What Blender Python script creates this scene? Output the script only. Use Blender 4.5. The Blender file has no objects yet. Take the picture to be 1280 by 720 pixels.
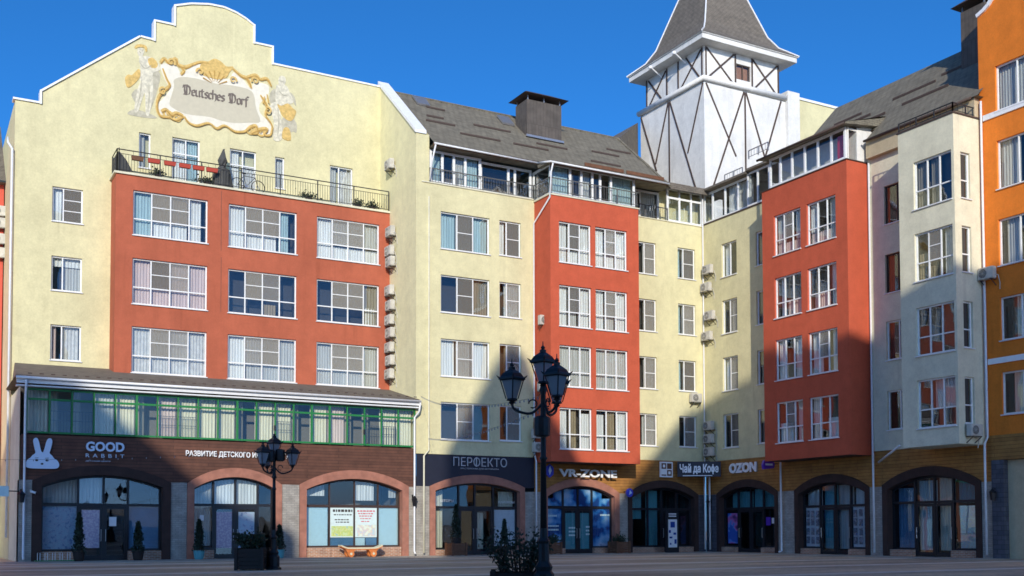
import bpy, bmesh, math, random
from mathutils import Vector, Matrix

random.seed(7)
SC = bpy.context.scene
COL = SC.collection

# ------------------------------------------------------------------ camera
YAW, PITCH, ROLL, FPX, CY, EYE = 0.506679, 0.0409232, -0.0028258, 1368.17, 607.33, 1.25
fw = Vector((math.sin(YAW)*math.cos(PITCH), math.cos(YAW)*math.cos(PITCH), math.sin(PITCH)))
r0 = Vector((math.cos(YAW), -math.sin(YAW), 0)); u0v = r0.cross(fw)
rr = r0*math.cos(ROLL)+u0v*math.sin(ROLL); uu = -r0*math.sin(ROLL)+u0v*math.cos(ROLL)
cam = bpy.data.cameras.new('camera'); camo = bpy.data.objects.new('camera', cam); COL.objects.link(camo)
cam.sensor_fit = 'HORIZONTAL'; cam.sensor_width = 36; cam.lens = FPX/1280*36
cam.shift_y = (CY-360)/1280; cam.clip_start = .1; cam.clip_end = 3000
camo.matrix_world = Matrix(((rr.x, uu.x, -fw.x, 0), (rr.y, uu.y, -fw.y, 0), (rr.z, uu.z, -fw.z, EYE), (0, 0, 0, 1)))
SC.camera = camo

# ------------------------------------------------------------------ light
SUN_AZ, SUN_EL = math.radians(28.4), math.radians(20.0)     # travel direction of the light, from +Y towards +X
ldir = Vector((math.sin(SUN_AZ)*math.cos(SUN_EL), math.cos(SUN_AZ)*math.cos(SUN_EL), -math.sin(SUN_EL)))
w = bpy.data.worlds.new('World'); SC.world = w; w.use_nodes = True
nt = w.node_tree; nt.nodes.clear()
sky = nt.nodes.new('ShaderNodeTexSky'); sky.sky_type = 'NISHITA'; sky.sun_disc = False
sky.sun_elevation = SUN_EL; sky.sun_rotation = SUN_AZ+math.pi
sky.altitude = 100; sky.air_density = 0.55; sky.dust_density = 1.0; sky.ozone_density = 10.0
bg = nt.nodes.new('ShaderNodeBackground'); bg.inputs[1].default_value = 0.15
wo = nt.nodes.new('ShaderNodeOutputWorld')
hs = nt.nodes.new('ShaderNodeHueSaturation'); hs.inputs['Hue'].default_value = .492; hs.inputs['Saturation'].default_value = 1.05; hs.inputs['Value'].default_value = 1.07
nt.links.new(sky.outputs[0], hs.inputs['Color']); nt.links.new(hs.outputs[0], bg.inputs[0]); nt.links.new(bg.outputs[0], wo.inputs[0])
sl = bpy.data.lights.new('sun', 'SUN'); sl.energy = 2.9; sl.angle = math.radians(.53); sl.color = (1, .925, .79)
so = bpy.data.objects.new('sun', sl); COL.objects.link(so)
so.rotation_euler = ldir.to_track_quat('-Z', 'Y').to_euler(); so.location = (-30, -60, 60)
SC.view_settings.view_transform = 'Standard'; SC.view_settings.look = 'None'
SC.view_settings.exposure = 0.5; SC.cycles.filter_width = 1.6; SC.view_settings.gamma = 1.0

# ------------------------------------------------------------------ materials
MATS = {}
def newmat(name):
    m = bpy.data.materials.new(name); m.use_nodes = True; m.node_tree.nodes.clear(); MATS[name] = m
    n = m.node_tree; o = n.nodes.new('ShaderNodeOutputMaterial'); p = n.nodes.new('ShaderNodeBsdfPrincipled')
    n.links.new(p.outputs[0], o.inputs[0]); return m, n, p, o
def pos(n):
    g = n.nodes.new('ShaderNodeNewGeometry'); return g.outputs['Position']
def mapping(n, src, scale):
    m = n.nodes.new('ShaderNodeMapping'); m.inputs['Scale'].default_value = scale; n.links.new(src, m.inputs[0]); return m.outputs[0]
def noise(n, vec, scale, detail=3, rough=.55):
    t = n.nodes.new('ShaderNodeTexNoise'); t.inputs['Scale'].default_value = scale; t.inputs['Detail'].default_value = detail
    t.inputs['Roughness'].default_value = rough; n.links.new(vec, t.inputs['Vector']); return t.outputs[0]
def ramp(n, src, stops):
    r = n.nodes.new('ShaderNodeValToRGB'); e = r.color_ramp.elements
    while len(e) < len(stops): e.new(.5)
    for k, (p, c) in enumerate(stops): e[k].position = p; e[k].color = (*c, 1) if len(c) == 3 else c
    n.links.new(src, r.inputs[0]); return r.outputs[0]
def mix(n, a, b, fac, mode='MIX'):
    m = n.nodes.new('ShaderNodeMix'); m.data_type = 'RGBA'; m.blend_type = mode
    for s, v in ((6, a), (7, b), (0, fac)):
        if hasattr(v, 'is_linked') or hasattr(v, 'links'): n.links.new(v, m.inputs[s])
        elif s == 0: m.inputs[0].default_value = v
        else: m.inputs[s].default_value = (*v, 1)
    return m.outputs[2]
def bump(n, p, h, strength, dist=.02):
    b = n.nodes.new('ShaderNodeBump'); b.inputs['Strength'].default_value = strength; b.inputs['Distance'].default_value = dist
    n.links.new(h, b.inputs['Height']); n.links.new(b.outputs[0], p.inputs['Normal'])
def wallvec(n, zscale=1.0):
    """(x+y, z, 0): runs along any axis-aligned wall"""
    s = n.nodes.new('ShaderNodeSeparateXYZ'); n.links.new(pos(n), s.inputs[0])
    a = n.nodes.new('ShaderNodeMath'); a.operation = 'ADD'; n.links.new(s.outputs[0], a.inputs[0]); n.links.new(s.outputs[1], a.inputs[1])
    m = n.nodes.new('ShaderNodeMath'); m.operation = 'MULTIPLY'; m.inputs[1].default_value = zscale; n.links.new(s.outputs[2], m.inputs[0])
    c = n.nodes.new('ShaderNodeCombineXYZ'); n.links.new(a.outputs[0], c.inputs[0]); n.links.new(m.outputs[0], c.inputs[1]); return c.outputs[0]

def plaster(name, c, var=.10, streak=.05):
    m, n, p, o = newmat(name); v = pos(n)
    big = ramp(n, noise(n, v, .35, 4), [(.3, (1-var,)*3), (.7, (1+var*.35,)*3)])
    st = ramp(n, noise(n, mapping(n, v, (.9, .9, .10)), 1.0, 6, .65), [(.36, (1-streak, 1-streak*1.05, 1-streak*1.1)), (.62, (1, 1, 1))])
    # rain streaks: narrow vertical lines, only here and there
    sk = ramp(n, noise(n, mapping(n, v, (3.2, 3.2, .22)), 1.0, 3, .5), [(.56, (0, 0, 0)), (.72, (1, 1, 1))]); pt = ramp(n, noise(n, v, .55, 2), [(.45, (0, 0, 0)), (.65, (1, 1, 1))])
    st = mix(n, st, (1-streak*2.2, 1-streak*2.3, 1-streak*2.4), mix(n, sk, pt, 1, 'MULTIPLY'))
    fine = ramp(n, noise(n, v, 14, 3), [(.3, (.93,)*3), (.7, (1.04,)*3)])
    med = ramp(n, noise(n, v, 2.2, 5, .65), [(.32, (.90,)*3), (.66, (1.04,)*3)])
    col = mix(n, mix(n, mix(n, mix(n, c, big, 1, 'MULTIPLY'), st, 1, 'MULTIPLY'), fine, 1, 'MULTIPLY'), med, 1, 'MULTIPLY')
    n.links.new(col, p.inputs['Base Color']); p.inputs['Roughness'].default_value = .9
    p.inputs['Specular IOR Level'].default_value = .2
    bump(n, p, noise(n, v, 45, 3), .25, .01)
    return m
def flat(name, c, rough=.6, metal=0, var=.08, spec=.4, scale=6):
    m, n, p, o = newmat(name); v = pos(n)
    col = mix(n, c, ramp(n, noise(n, v, scale, 4), [(.3, (1-var,)*3), (.7, (1+var*.5,)*3)]), 1, 'MULTIPLY')
    n.links.new(col, p.inputs['Base Color']); p.inputs['Roughness'].default_value = rough; p.inputs['Metallic'].default_value = metal
    p.inputs['Specular IOR Level'].default_value = spec
    return m
def bricks(name, c1, c2, mortar, bw=.26, bh=.085, msize=.012, zs=1, bstr=.6):
    m, n, p, o = newmat(name); v = wallvec(n, zs)
    t = n.nodes.new('ShaderNodeTexBrick'); t.inputs['Scale'].default_value = 1
    t.inputs['Color1'].default_value = (*c1, 1); t.inputs['Color2'].default_value = (*c2, 1); t.inputs['Mortar'].default_value = (*mortar, 1)
    t.inputs['Brick Width'].default_value = bw; t.inputs['Row Height'].default_value = bh; t.inputs['Mortar Size'].default_value = msize
    t.inputs['Bias'].default_value = 0; n.links.new(v, t.inputs['Vector'])
    col = mix(n, t.outputs[0], ramp(n, noise(n, pos(n), 2.5, 5), [(.3, (.72,)*3), (.7, (1.12,)*3)]), 1, 'MULTIPLY')
    n.links.new(col, p.inputs['Base Color']); p.inputs['Roughness'].default_value = .85
    bump(n, p, t.outputs[1], -bstr, .012)
    return m

plaster('yellow', (.71, .65, .385), .12, .06); plaster('cream', (.74, .70, .52), .12, .06); plaster('yellow_brightened', (.80, .74, .45))  # last one: same yellow plaster, paler to stand in for grazing sun
plaster('red_a', (.48, .13, .07), .12, .10); plaster('red_b', (.55, .11, .055), .08, .06); plaster('orange', (.82, .225, .03), .10, .08)
plaster('white_plaster', (.81, .79, .74), .12, .10); plaster('beige', (.55, .45, .29)); plaster('grey_plaster', (.45, .44, .42))
flat('white_pvc', (.82, .82, .80), .35); flat('coping', (.84, .84, .84), .45); flat('white_metal', (.74, .74, .74), .4)
flat('brown_frame', (.055, .032, .024), .45); flat('dark_frame', (.018, .018, .022), .35); flat('green_frame', (.022, .19, .05), .4)
flat('timber', (.075, .05, .04), .7); flat('iron', (.012, .012, .014), .45); flat('rail_iron', (.03, .03, .032), .5)
flat('interior', (.06, .055, .05), .9); flat('interior_mid', (.16, .14, .12), .9); flat('shop_dark', (.022, .02, .02), .9)
flat('ac_white', (.56, .53, .46), .55, var=.22, scale=3); flat('ac_dark', (.05, .05, .05), .6)
flat('letter_white', (.85, .85, .85), .4, var=.02); flat('letter_grey', (.5, .48, .48), .4); flat('print_black', (.05, .045, .045), .8)
flat('navy', (.016, .018, .032), .45); flat('sign_black', (.014, .013, .014), .4)
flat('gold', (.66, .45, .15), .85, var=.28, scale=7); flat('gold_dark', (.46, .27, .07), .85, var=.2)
flat('mural_white', (.76, .71, .58), .85, var=.12, scale=4); flat('mural_panel', (.55, .50, .37), .85, var=.06); flat('mural_grey', (.50, .46, .34), .85, var=.25); flat('mural_skin', (.68, .63, .48), .85, var=.3, scale=7)
flat('mural_text', (.16, .13, .11), .9)
flat('film_cyan', (.55, .72, .72), .5, var=.05); flat('film_blue', (.10, .22, .34), .5, var=.2, scale=2); flat('teal', (.10, .33, .36), .6)
flat('wood_box', (.16, .07, .035), .7, var=.25); flat('dark_box', (.025, .017, .014), .7); flat('soil', (.03, .02, .015), .95)
flat('bench_orange', (.62, .19, .045), .6, var=.2); flat('bench_shutter', (.42, .20, .10), .7, var=.2); flat('bench_deck', (.62, .60, .42), .5); flat('flower_red', (.45, .06, .035), .7); flat('cover_grey', (.075, .075, .07), .85)
flat('blue_poster', (.02, .06, .30), .4, var=.5, scale=1.5); flat('purple', (.10, .03, .42), .4); flat('blue_sign', (.05, .07, .55), .35)
flat('paper', (.72, .72, .72), .6); flat('bark', (.05, .035, .025), .9); flat('skin_logo', (.62, .72, .85), .5, var=.02)
flat('far_red', (.60, .10, .06), .8); flat('steel', (.45, .45, .46), .35, metal=.7); flat('tyre', (.02, .02, .02), .8); flat('red_print', (.6, .06, .10), .6)

bricks('pale_brick', (.40, .37, .32), (.33, .30, .26), (.26, .25, .23)); bricks('plinth_brick', (.46, .22, .12), (.34, .15, .08), (.50, .42, .34), .24, .075)
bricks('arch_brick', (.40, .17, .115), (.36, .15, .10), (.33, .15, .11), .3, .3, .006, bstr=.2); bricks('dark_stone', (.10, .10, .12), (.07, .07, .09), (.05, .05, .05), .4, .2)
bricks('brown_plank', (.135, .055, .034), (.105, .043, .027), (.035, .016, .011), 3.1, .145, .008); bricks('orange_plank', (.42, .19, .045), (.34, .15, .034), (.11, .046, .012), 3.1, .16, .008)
bricks('arch_shaded', (.052, .025, .019), (.044, .021, .016), (.035, .017, .013), .3, .3, .006, bstr=.2)  # arch brick again, its colour darkened to stand in for shade
bricks('shingle', (.225, .198, .145), (.185, .163, .12), (.12, .107, .08), .34, .16, .02, 1.5, .5); bricks('shingle_brown', (.20, .168, .13), (.165, .14, .11), (.105, .088, .07), .34, .16, .02, 1.5, .5)
bricks('chimney_clad', (.115, .095, .08), (.10, .085, .072), (.07, .06, .05), .22, 6, .012, 1, .4)

def glassmat(name, ior=1.75, tint=(.86, .9, .9), rough=.0, wav=.35):
    m = bpy.data.materials.new(name); m.use_nodes = True; MATS[name] = m; n = m.node_tree; n.nodes.clear()
    o = n.nodes.new('ShaderNodeOutputMaterial'); t = n.nodes.new('ShaderNodeBsdfTransparent'); t.inputs[0].default_value = (*tint, 1)
    g = n.nodes.new('ShaderNodeBsdfGlossy'); g.inputs['Roughness'].default_value = rough; g.inputs[0].default_value = (.95, .97, 1, 1)
    f = n.nodes.new('ShaderNodeFresnel'); gm = n.nodes.new('ShaderNodeNewGeometry'); mx = n.nodes.new('ShaderNodeMix'); mx.data_type = 'FLOAT'
    mx.inputs[2].default_value = ior; mx.inputs[3].default_value = 1/ior; n.links.new(gm.outputs['Backfacing'], mx.inputs[0]); n.links.new(mx.outputs[0], f.inputs[0])
    b = n.nodes.new('ShaderNodeBump'); b.inputs['Strength'].default_value = wav; b.inputs['Distance'].default_value = .02
    oi = n.nodes.new('ShaderNodeObjectInfo'); wn = n.nodes.new('ShaderNodeTexWhiteNoise'); wn.noise_dimensions = '1D'; n.links.new(oi.outputs['Random'], wn.inputs['W'])
    v1 = n.nodes.new('ShaderNodeVectorMath'); v1.operation = 'SUBTRACT'; v1.inputs[1].default_value = (.5, .5, .5); n.links.new(wn.outputs['Color'], v1.inputs[0])
    v2 = n.nodes.new('ShaderNodeVectorMath'); v2.operation = 'MULTIPLY_ADD'; v2.inputs[1].default_value = (.05, .05, .05); n.links.new(v1.outputs[0], v2.inputs[0]); n.links.new(gm.outputs['Normal'], v2.inputs[2])
    v3 = n.nodes.new('ShaderNodeVectorMath'); v3.operation = 'NORMALIZE'; n.links.new(v2.outputs[0], v3.inputs[0]); n.links.new(v3.outputs[0], b.inputs['Normal'])   # every pane hangs a little differently
    n.links.new(noise(n, pos(n), .9, 1), b.inputs['Height']); n.links.new(b.outputs[0], g.inputs['Normal'])
    x = n.nodes.new('ShaderNodeMixShader'); n.links.new(f.outputs[0], x.inputs[0]); n.links.new(t.outputs[0], x.inputs[1]); n.links.new(g.outputs[0], x.inputs[2])
    n.links.new(x.outputs[0], o.inputs[0]); return m
glassmat('glass', 1.6, (.93, .95, .95), wav=.2); glassmat('shop_glass', 1.6, (.88, .92, .94), wav=.12); glassmat('green_glass', 1.45, (.94, .97, .96), wav=.3)
def veil(name, c, opacity, transl=.35):
    m = bpy.data.materials.new(name); m.use_nodes = True; MATS[name] = m; n = m.node_tree; n.nodes.clear()
    o = n.nodes.new('ShaderNodeOutputMaterial'); t = n.nodes.new('ShaderNodeBsdfTransparent'); d = n.nodes.new('ShaderNodeBsdfDiffuse')
    d.inputs[0].default_value = (*c, 1)
    x = n.nodes.new('ShaderNodeMixShader'); x.inputs[0].default_value = opacity
    n.links.new(t.outputs[0], x.inputs[1]); n.links.new(d.outputs[0], x.inputs[2]); n.links.new(x.outputs[0], o.inputs[0]); return m
veil('net', (.34, .32, .28), .42); veil('net_dark', (.20, .19, .17), .5); veil('net_thin', (.40, .38, .34), .26); veil('frost', (.32, .33, .35), .85)
def curtain_mat(name, c, lace=False):
    m, n, p, o = newmat(name); v = pos(n)
    col = mix(n, c, ramp(n, noise(n, mapping(n, v, (9, 9, .4) if not lace else (5, 5, 5)), 1.0, 3), [(.35, (.82,)*3), (.65, (1.04,)*3)]), 1, 'MULTIPLY')
    n.links.new(col, p.inputs['Base Color']); p.inputs['Roughness'].default_value = .95; p.inputs['Specular IOR Level'].default_value = .1; return m
curtain_mat('cur_white', (.80, .79, .75)); curtain_mat('cur_grey', (.55, .54, .50)); curtain_mat('cur_pink', (.70, .54, .49)); curtain_mat('cur_teal', (.42, .55, .56))
curtain_mat('cur_lace', (.66, .64, .60), True); curtain_mat('cur_beige', (.30, .26, .20)); curtain_mat('cur_cream', (.72, .66, .50)); curtain_mat('cur_wine', (.20, .06, .05)); curtain_mat('cur_tan', (.34, .27, .17))
def leafmat(name, c):
    m, n, p, o = newmat(name); v = pos(n)
    n.links.new(mix(n, c, ramp(n, noise(n, v, 9, 2), [(.3, (.5,)*3), (.7, (1.4,)*3)]), 1, 'MULTIPLY'), p.inputs['Base Color']); p.inputs['Roughness'].default_value = .6; return m
leafmat('leaf_dark', (.022, .038, .016)); leafmat('leaf_conifer', (.016, .034, .018)); leafmat('leaf_mid', (.05, .085, .03))

def poster_mat(name, base, cols, scale=5, seed=0.0):
    """flat print: soft blotches of colour on paper"""
    m, n, p, o = newmat(name); v = mapping(n, pos(n), (1, 1, 1)); n.nodes[-1].inputs['Location'].default_value = (seed, seed*1.7, seed*.6)
    t = noise(n, v, scale, 2); k = len(cols); st = [(.30, base), (.44, base)]
    for i, c in enumerate(cols): st.append((.47+.09*i, c))
    col = ramp(n, t, st); n.links.new(col, p.inputs['Base Color']); p.inputs['Roughness'].default_value = .5; return m
poster_mat('poster_a', (.52, .62, .30), [(.40, .52, .14), (.62, .62, .22), (.30, .50, .40)], 5.5, 1.3); poster_mat('poster_b', (.66, .72, .62), [(.66, .62, .40), (.60, .52, .55), (.45, .60, .60)], 6, 6.1)
flat('poster_sheet', (.62, .74, .72), .6, var=.08)
poster_mat('poster_c', (.36, .48, .56), [(.30, .40, .50), (.42, .46, .54), (.16, .24, .38)], 7.0, 2.2); poster_mat('poster_d', (.52, .47, .52), [(.48, .38, .44), (.38, .32, .42)], 11, 4.4)
poster_mat('poster_vr', (.012, .07, .26), [(.03, .22, .55), (.25, .5, .75), (.55, .65, .8), (.02, .05, .2)], 1.0, 3.3); poster_mat('poster_sky', (.03, .10, .42), [(.08, .22, .6), (.45, .12, .35), (.08, .03, .12)], 1.2, 5.5)
poster_mat('poster_photo', (.10, .13, .18), [(.03, .035, .05), (.30, .30, .32), (.06, .12, .25)], 5, 7.7)
flat('rail_grey', (.13, .13, .125), .5)

# paving
m, n, p, o = newmat('paving'); v = pos(n)
t = n.nodes.new('ShaderNodeTexBrick'); t.inputs['Scale'].default_value = 1; t.inputs['Color1'].default_value = (.58, .455, .30, 1); t.inputs['Color2'].default_value = (.48, .38, .255, 1)
t.inputs['Mortar'].default_value = (.25, .22, .18, 1); t.inputs['Brick Width'].default_value = .4; t.inputs['Row Height'].default_value = .2; t.inputs['Mortar Size'].default_value = .008
n.links.new(v, t.inputs['Vector'])
worn = ramp(n, noise(n, mapping(n, v, (.10, .30, 1)), 1, 5), [(.34, (.58, .57, .57)), (.5, (.95, .95, .95)), (.62, (1.3, 1.27, 1.2))])
col = mix(n, mix(n, t.outputs[0], worn, 1, 'MULTIPLY'), ramp(n, noise(n, v, 3, 4), [(.3, (.86,)*3), (.7, (1.1,)*3)]), 1, 'MULTIPLY')
n.links.new(col, p.inputs['Base Color']); p.inputs['Roughness'].default_value = .62; p.inputs['Specular IOR Level'].default_value = .35; bump(n, p, t.outputs[1], -.3, .006)
bricks('apron', (.48, .42, .34), (.42, .365, .30), (.27, .235, .19), .5, .5, .01)
flat('band_stone', (.70, .62, .50), .6, var=.2, scale=2)

# ------------------------------------------------------------------ mesh helpers
class MB:
    def __init__(s): s.v = []; s.f = []; s.m = []
    def quad(s, a, b, c, d, mi=0): k = len(s.v); s.v += [tuple(a), tuple(b), tuple(c), tuple(d)]; s.f.append((k, k+1, k+2, k+3)); s.m.append(mi)
    def poly(s, pts, mi=0): k = len(s.v); s.v += [tuple(q) for q in pts]; s.f.append(tuple(range(k, k+len(pts)))); s.m.append(mi)
    def box(s, x0, y0, z0, x1, y1, z1, mi=0):
        x0, x1 = min(x0, x1), max(x0, x1); y0, y1 = min(y0, y1), max(y0, y1); z0, z1 = min(z0, z1), max(z0, z1)
        k = len(s.v); s.v += [(x0, y0, z0), (x1, y0, z0), (x1, y1, z0), (x0, y1, z0), (x0, y0, z1), (x1, y0, z1), (x1, y1, z1), (x0, y1, z1)]
        for q in ((3, 2, 1, 0), (4, 5, 6, 7), (0, 1, 5, 4), (1, 2, 6, 5), (2, 3, 7, 6), (3, 0, 4, 7)): s.f.append(tuple(k+i for i in q)); s.m.append(mi)
    def beam(s, a, b, wd, dp, nrm, mi=0):
        """bar from a to b, wd wide across the wall, dp deep along nrm (outward)"""
        a = Vector(a); b = Vector(b); d = (b-a).normalized(); nn = Vector(nrm); sd = d.cross(nn).normalized()*wd/2; k = len(s.v)
        for e in (a, b):
            for q in (e-sd, e+sd, e+sd+nn*dp, e-sd+nn*dp): s.v.append(tuple(q))
        for q in ((0, 1, 2, 3), (7, 6, 5, 4), (0, 4, 5, 1), (1, 5, 6, 2), (2, 6, 7, 3), (3, 7, 4, 0)): s.f.append(tuple(k+i for i in q)); s.m.append(mi)
    def tube(s, pts, r, n=8, mi=0, cap=True):
        pts = [Vector(q) for q in pts]; rs = r if isinstance(r, (list, tuple)) else [r]*len(pts); k = len(s.v); up = None
        for i, q in enumerate(pts):
            t = (pts[min(i+1, len(pts)-1)]-pts[max(i-1, 0)]).normalized()
            if up is None: up = Vector((0, 0, 1)) if abs(t.z) < .9 else Vector((1, 0, 0))
            a = t.cross(up).normalized(); b = a.cross(t).normalized(); up = b
            for j in range(n):
                an = 2*math.pi*j/n; s.v.append(tuple(q+(a*math.cos(an)+b*math.sin(an))*rs[i]))
        for i in range(len(pts)-1):
            for j in range(n):
                j2 = (j+1) % n; s.f.append((k+i*n+j, k+i*n+j2, k+(i+1)*n+j2, k+(i+1)*n+j)); s.m.append(mi)
        if cap: s.f.append(tuple(k+j for j in reversed(range(n)))); s.m.append(mi); e = k+(len(pts)-1)*n; s.f.append(tuple(e+j for j in range(n))); s.m.append(mi)
    def lathe(s, prof, c=(0, 0, 0), n=12, mi=0, rot=0):
        k = len(s.v); c = Vector(c)
        for (r, z) in prof:
            for j in range(n): an = 2*math.pi*j/n+rot; s.v.append((c.x+r*math.cos(an), c.y+r*math.sin(an), c.z+z))
        for i in range(len(prof)-1):
            for j in range(n):
                j2 = (j+1) % n; s.f.append((k+i*n+j, k+i*n+j2, k+(i+1)*n+j2, k+(i+1)*n+j)); s.m.append(mi)
        s.f.append(tuple(k+j for j in reversed(range(n)))); s.m.append(mi); e = k+(len(prof)-1)*n; s.f.append(tuple(e+j for j in range(n))); s.m.append(mi)
    def prism(s, pts, off, mi=0):
        """closed polygon (3D points) extruded by the vector off"""
        off = Vector(off); n = len(pts); k = len(s.v); s.v += [tuple(q) for q in pts]+[tuple(Vector(q)+off) for q in pts]
        s.f.append(tuple(range(k, k+n))); s.m.append(mi); s.f.append(tuple(k+n+i for i in reversed(range(n)))); s.m.append(mi)
        for i in range(n): j = (i+1) % n; s.f.append((k+j, k+i, k+n+i, k+n+j)); s.m.append(mi)
    def mesh(s, name, mats):
        me = bpy.data.meshes.new(name); me.from_pydata(s.v, [], s.f)
        for q in mats: me.materials.append(MATS[q])
        if len(mats) > 1: me.polygons.foreach_set('material_index', s.m)
        me.update(); return me
    def build(s, name, mats, parent=None, smooth=False, label=None):
        mats = [mats] if isinstance(mats, str) else mats; me = s.mesh(name, mats)
        if smooth: me.polygons.foreach_set('use_smooth', [True]*len(me.polygons)); 
        return put(name, me, parent, label)
def put(name, me, parent=None, label=None):
    o = bpy.data.objects.new(name, me); COL.objects.link(o)
    if parent is not None:
        o.parent = parent
        if parent.type == 'EMPTY' and not parent.get('_local'): o.matrix_parent_inverse = Matrix.Translation(-Vector(parent.location))
    if label: o['label'] = label
    return o
LOCALS = set()
def thing(name, label, cat, loc=(0, 0, 0), group=None):
    o = bpy.data.objects.new(name, None); COL.objects.link(o); o.location = loc; o.empty_display_size = .3
    o['label'] = label; o['category'] = cat
    if group: o['group'] = group
    return o
def tag(o, label, cat, group=None):
    o['label'] = label; o['category'] = cat
    if group: o['group'] = group
    return o
def copy_tree(o, parent=None):
    c = o.copy(); COL.objects.link(c)
    if parent is not None: c.parent = parent
    for ch in list(o.children): copy_tree(ch, c)
    return c
def place(proto, first, loc, label, group, rz=0, sc=1):
    o = proto if first else copy_tree(proto)
    o.location = loc; o.rotation_euler = (0, 0, rz); o.scale = (sc, sc, sc); o['label'] = label; o['group'] = group; return o
def struct(o): o['kind'] = 'structure'; return o

UNIT = {}
def unitbox(mat):
    if mat not in UNIT:
        b = MB(); b.box(0, 0, 0, 1, 1, 1); UNIT[mat] = b.mesh('unit_'+mat, [mat])
    return UNIT[mat]
def P(face, pl, u, z, d): return (u, pl-d, z) if face == 'S' else (pl-d, u, z)
def fb(mb, face, pl, u0, u1, z0, z1, d0, d1, mi=0):
    mb.box(*P(face, pl, u0, z0, d0), *P(face, pl, u1, z1, d1), mi)
def ubox(name, mat, parent, face, pl, u0, u1, z0, z1, d0, d1, label=None):
    o = put(name, unitbox(mat), parent, label); a = P(face, pl, u0, z0, d0); b = P(face, pl, u1, z1, d1)
    o.location = [min(a[i], b[i]) for i in range(3)]; o.scale = [max(abs(a[i]-b[i]), 1e-4) for i in range(3)]; return o
CUR = {}
def curtain(parent, mat, face, pl, u0, u1, z0, z1, d, name='curtain'):
    n = max(2, round((u1-u0)*7)); key = (mat, face, n)
    if key not in CUR:
        b = MB(); N = n*6; rng = random.Random(n)
        ph = [0]
        for i in range(N): ph.append(ph[-1]+2*math.pi/6*(1+rng.uniform(-.35, .35)))
        pts = [(i/N, .5+.5*math.sin(ph[i])) for i in range(N+1)]
        for i in range(N):
            (a, wa), (c, wc) = pts[i], pts[i+1]
            if face == 'S': b.quad((a, wa, 0), (c, wc, 0), (c, wc, 1), (a, wa, 1))
            else: b.quad((wa, a, 0), (wc, c, 0), (wc, c, 1), (wa, a, 1))
        me = b.mesh('curtain_'+mat, [mat]); me.polygons.foreach_set('use_smooth', [True]*len(me.polygons)); CUR[key] = me
    o = put(name, CUR[key], parent)
    if face == 'S': o.location = (u0, pl-d, z0); o.scale = (u1-u0, .04, z1-z0)
    else: o.location = (pl-d, u0, z0); o.scale = (.04, u1-u0, z1-z0)
    return o
NET = {}
def net(parent, face, pl, u0, u1, z0, z1, d, bars=1):
    b = MB(); fb(b, face, pl, u0, u1, z0, z1, d, d+.004, 0)
    for i in range(bars):
        zz = z0+(z1-z0)*(i+1)/(bars+1); fb(b, face, pl, u0, u1, zz-.018, zz+.018, d+.005, d+.02, 1)
    return b.build('mosquito_net', [random.choice(('net', 'net', 'net_dark', 'net_thin', 'net_thin')), 'white_pvc'], parent)

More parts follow.
